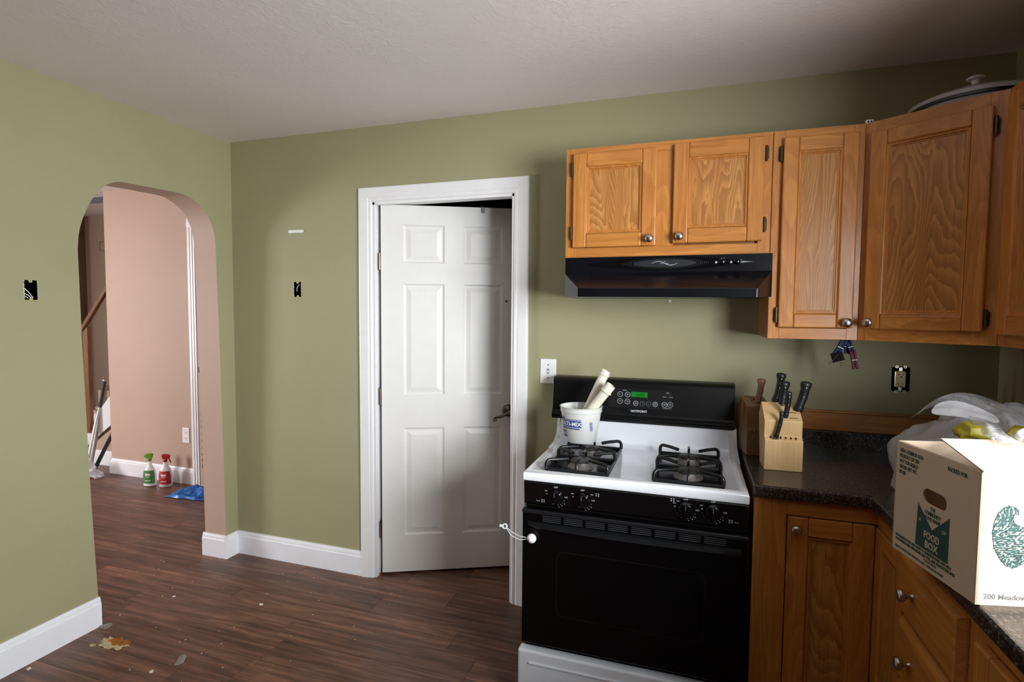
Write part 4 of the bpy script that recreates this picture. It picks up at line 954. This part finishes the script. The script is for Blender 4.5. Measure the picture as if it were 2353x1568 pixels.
def strap(path, wd, label=None):
    mb = MB(); vs = []
    for i, (p, wv) in enumerate(path):
        p = Vector(p); wv = Vector(wv)*wd
        vs += [p-wv, p-wv*.35+Vector((0, 0, .008)), p+wv*.35+Vector((0, 0, -.002)), p+wv]
    n = len(path); fs = [(4*i+k, 4*i+k+1, 4*i+5+k, 4*i+4+k) for i in range(n-1) for k in range(3)]
    mb.add(vs, fs); o = mb.build('bag_handle', bag_film, bg_, smooth=80)
    s_ = o.modifiers.new('subd', 'SUBSURF'); s_.levels = 2; s_.render_levels = 2
strap([((3.20, -.60, 1.155), (.1, .9, -.25)), ((3.235, -.62, 1.205), (.2, .9, -.3)), ((3.275, -.65, 1.222), (.2, .8, -.5)), ((3.33, -.66, 1.215), (.1, .8, -.5)), ((3.40, -.66, 1.185), (0, .9, -.3))], .06)
strap([((3.215, -.69, 1.195), (.3, .3, .5)), ((3.25, -.70, 1.205), (.2, .4, .7)), ((3.29, -.71, 1.20), (.3, .4, .6)), ((3.35, -.73, 1.18), (.2, .7, .3))], .03)
strap([((3.27, -.76, 1.185), (.3, .9, .3)), ((3.25, -.86, 1.195), (.5, .7, .3)), ((3.22, -.99, 1.212), (.8, .3, .1)), ((3.165, -1.125, 1.214), (.95, .2, .05)), ((3.173, -1.146, 1.211), (.95, .2, 0)), ((3.18, -1.173, 1.202), (.9, .3, 0))], .024)
strap([((3.40, -.78, 1.18), (.3, .9, .3)), ((3.36, -.87, 1.192), (.5, .7, .3)), ((3.30, -.99, 1.212), (.8, .3, .1)), ((3.209, -1.114, 1.214), (.95, .2, .05)), ((3.216, -1.136, 1.211), (.95, .2, 0)), ((3.222, -1.155, 1.203), (.9, .3, 0))], .018)
mb = MB(); lump(mb, (3.285, -.765, cz+.238), (.045, .036, .028), 24, 2.0, .3); o = mb.build('snack_packet', yellow_pack, smooth=50); tag(o, 'yellow packet showing at the top left of the grocery bag', 'packet', 'yellow packets in the bag')
mb = MB(); lump(mb, (3.390, -.775, cz+.232), (.042, .036, .028), 24, 5.0, .3); o = mb.build('snack_packet', yellow_pack, smooth=50); tag(o, 'yellow packet at the right side of the grocery bag', 'packet', 'yellow packets in the bag')

# ------------------------------------------------------------ hall things
# door casing and jamb on the hall wall
tr = MB()
for b0, b1, c in ((0, .02, .012), (.02, .028, .018), (.028, .05, .014), (.05, .058, .02), (.058, .078, .016)):
    tr.box(-1.262-.078+b0, -1.262-.078+b1, HP-c, HP, 0, 2.12).box(-1.262-.078, .2, HP-c, HP, 2.12+.078-b1, 2.12+.078-b0)
struct(tr.build('trim_4', white_trim))
tr = MB().box(-1.262, -1.225, HP-.012, HP+.16, 0, 2.12).box(-1.225, -.95, HP+.02, HP+.06, 0, 2.12)
jm = struct(tr.build('trim_5', wall_beige))
MB().box(-1.252, -1.232, HP-.0135, HP-.012, .94, .985).build('strike_plate', plain('tarnished_strike', (52, 46, 40), .6), jm)
rj = MB(); rnd = random.Random(8)
for k in range(26):
    z = .15+k*.055; rj.box(-1.236+rnd.uniform(0, .003), -1.229, HP-.0128, HP-.0118, z, z+rnd.uniform(.005, .04))
rj.build('chipped_paint', hinge_m, jm)
# staircase
St = thing('staircase', (-2.9, 1.1, 0), 'carpeted staircase with white stringer climbing behind the hall wall', 'stairs')
mb = MB(); mb.prism([(-3.9, 1.03, -.0), (-3.55, 1.03, .0), (-3.05, 1.03, .0), (-2.2, 1.03, .58), (-2.2, 1.03, .98), (-2.62, 1.03, .56), (-2.95, 1.03, .30), (-3.5, 1.03, .05)], (0, .03, 0)); mb.build('stringer', white_trim, St)
MB().prism([(-3.1, 1.024, -.02), (-2.2, 1.024, .60), (-2.2, 1.024, .58), (-3.1, 1.024, -.04)], (0, .008, 0)).build('stringer_moulding', hinge_m, St)
MB().box(-2.95, -2.2, 1.035, 1.06, 0, .5).build('under_stair_wall', wall_beige, St)
NX = [-3.02, -2.925, -2.855, -2.79, -2.62, -2.45, -2.28]
for k, nx in enumerate(NX):
    nz = .165+.192*k
    MB().box(nx+.06, nx+.20, 1.065, 1.90, nz-.192, nz-.05).build('riser', carpet, St)
    mb = MB(); lump(mb, (nx+.12, 1.462, nz-.034), (.125, .415, .052), 48, k*2.0+1, .13); mb.build('carpet_tread', carpet, St, smooth=60)
rl = thing('stair_railing', (-2.75, 1.01, .3), 'brown wooden handrail and post at the foot of the stairs', 'railing')
MB().prism([(-2.742, .950, .305), (-2.680, .950, .305), (-2.680, .950, 1.29), (-2.742, .950, 1.24)], (0, .035, 0)).build('newel_post', newel_w, rl, bevel=.003)
Mr = AX((-2.885, .967, 1.128), (.45, 0, .50))
MB(Mr).box(-.018, .018, -.021, .021, 0, .75).build('handrail', wood('rail_wood', 2, [(108, 66, 40), (124, 78, 48), (66, 38, 20)]), rl, bevel=.008)
# baseball bat, rod, plastic film
def stick(name, p0, p1, prof, parts, label, cat):
    p0, p1 = Vector(p0), Vector(p1); d = p1-p0; L = d.length; o = thing(name, p0, label, cat); M = AX(p0, d)
    for pn, m, pr in parts: MB(M).lathe([(r_, z*L) for r_, z in pr], 18).build(pn, m, o, smooth=60)
    return o
stick('baseball_bat', (-2.462, .775, .034), (-2.516, .985, .812), None, [('barrel', bat_grey, [(.010, .0), (.022, .01), (.027, .04), (.028, .30), (.023, .48), (.014, .66), (.0125, .68)]), ('grip', bat_black, [(.0125, .68), (.0135, .7), (.0125, .97)]), ('end_knob', bat_grey, [(.0125, .97), (.020, .975), (.021, .99), (.015, 1.0)])], 'silver baseball bat with black grip leaning by the hall corner', 'bat')
stick('leaning_rod', (-2.47, .84, .03), (-2.385, .975, .385), None, [('shaft', rod_m, [(.015, 0), (.016, .02), (.016, .9), (.012, .99), (.0, 1.0)]), ('rod_tip', bat_grey, [(.017, .0), (.0175, .04), (.0165, .05)])], 'dark green rod leaning at the hall corner beside the bat', 'rod')
struct(MB().box(-2.304, -2.294, HP+.004, HP+.03, .72, 1.62).build('trim_8', newel_w))
mb = MB(); lump(mb, (-2.365, .69, .07), (.085, .06, .085), 40, 7.7, .35, -.068); lump(mb, (-2.275, .715, .028), (.075, .05, .035), 30, 1.7, .4, -.027); o = mb.build('plastic_wrap', clear_film, smooth=30); tag(o, 'crumpled clear plastic wrap around the foot of the bat', 'plastic wrap')
mb = MB(); nx_, ny_ = 30, 20; vs = []
for i in range(nx_+1):
    for j in range(ny_+1):
        u_, v_ = i/nx_, j/ny_; x = -1.29+.36*u_+.03*noise.noise(Vector((u_*3, v_*3, 1))); y_ = .545+.05*u_+.23*v_+.03*noise.noise(Vector((u_*3, v_*3, 5)))
        e = math.sin(math.pi*min(1, u_*1.15))**.7*math.sin(math.pi*v_)**.6; q = noise.noise(Vector((u_*3.2, v_*2.5, 2.2))); q2 = noise.noise(Vector((u_*7, v_*6, 8)))
        vs.append((x, y_, .004+e*(.055+.05*(1-abs(q)*3)+.022*(1-abs(q2)*3))*(.35+.65*u_)))
mb.add(vs, [(i*(ny_+1)+j, (i+1)*(ny_+1)+j, (i+1)*(ny_+1)+j+1, i*(ny_+1)+j+1) for i in range(nx_) for j in range(ny_)])
o = mb.build('plastic_bag', blue_bag_m, smooth=22); tag(o, 'crumpled bright blue plastic bag on the hall floor', 'bag')
# spray bottles
def spray(x, y, rot, trig, body_prof, label_m, label, lab_name, fx=1):
    o = thing('spray_bottle', (x, y, 0), label, 'spray bottle'); M = Matrix.Translation((x, y, .0002)) @ Matrix.Rotation(rot, 4, 'Z')
    S_ = Matrix.Diagonal((1.14, .72, 1, 1))
    MB(M).lathe(body_prof, 28, 0, S_).build('bottle', white_pl, o, smooth=50)
    lm = MB(M); n = 12; vs = []
    for k in range(n+1):
        a_ = math.radians(-155+130*k/n)
        for z, r_ in ((.025, .0468), (.09, .0466), (.118, .0428), (.132, .0392)): vs.append((r_*1.14*math.cos(a_), r_*.72*math.sin(a_), z))
    lm.add(vs, [(4*k+j, 4*k+4+j, 4*k+5+j, 4*k+1+j) for k in range(n) for j in range(3)]); lm.build('label', label_m, o, smooth=60)
    lt = MB(M); f = lambda x, z: (.0475*1.14*math.cos(math.radians(-90)+x/.05), .0475*.72*math.sin(math.radians(-90)+x/.05)-.0008, z)
    for z0, z1, xw in ((.092, .108, .020), (.080, .084, .016), (.046, .052, .022)):   # pale print blocks, too small to read
        q_ = [f(-xw+2*xw*k/6, z) for k in range(7) for z in (z0, z1)]; lt.add(q_, [(2*k, 2*k+2, 2*k+3, 2*k+1) for k in range(6)])
    lt.build('label_lettering', white_pl, o)
    MB(M).lathe([(.013, .205), (.015, .208), (.015, .226), (.012, .23)], 16).build('collar', trig, o, smooth=40)
    HM = M @ Matrix.Diagonal((fx, 1, 1, 1))
    MB(HM).prism([(-.032, -.011, .232), (-.012, -.011, .226), (.014, -.011, .226), (.022, -.011, .240), (.026, -.011, .262), (.016, -.011, .270), (-.024, -.011, .266), (-.040, -.011, .256)], (0, .022, 0)).build('spray_head', trig, o, bevel=.004)
    MB(HM).tube([(-.020, 0, .238), (-.034, 0, .222), (-.040, 0, .205), (-.046, 0, .198)], [.005, .005, .0045, .003], 8).build('trigger', white_pl if trig is green_pl else trig, o, smooth=50)
    return o
spray(-1.655, .725, math.radians(20), green_pl, [(.034, 0), (.044, .004), (.0455, .04), (.045, .09), (.038, .13), (.020, .165), (.0135, .185), (.0125, .21)], label_green, 'white spray bottle with green trigger on the hall floor', 'CLEAN')
spray(-1.515, .752, math.radians(22), red_pl, [(.036, 0), (.042, .004), (.043, .05), (.043, .11), (.036, .145), (.020, .175), (.0145, .195), (.0135, .21)], label_red, 'white spray bottle with red trigger on the hall floor', 'SPRAY', -1)
# lettering and other pieces too small to pick apart
TINY = ('green_print', 'pale_print', 'address_print', 'mounting_ear', 'screw_ear', 'ragged_edge', 'slot', 'rivet', 'control_mark', 'knob_lettering', 'panel_lettering', 'blue_lettering', 'label_lettering', 'maker_lettering', 'chipped_paint', 'cornucopia_print', 'digits', 'swoosh_logo', 'vent_slat', 'button', 'label_band')
for o in list(bpy.data.objects):
    if o.parent and o.name.split('.')[0] in TINY: o['kind'] = 'stuff'
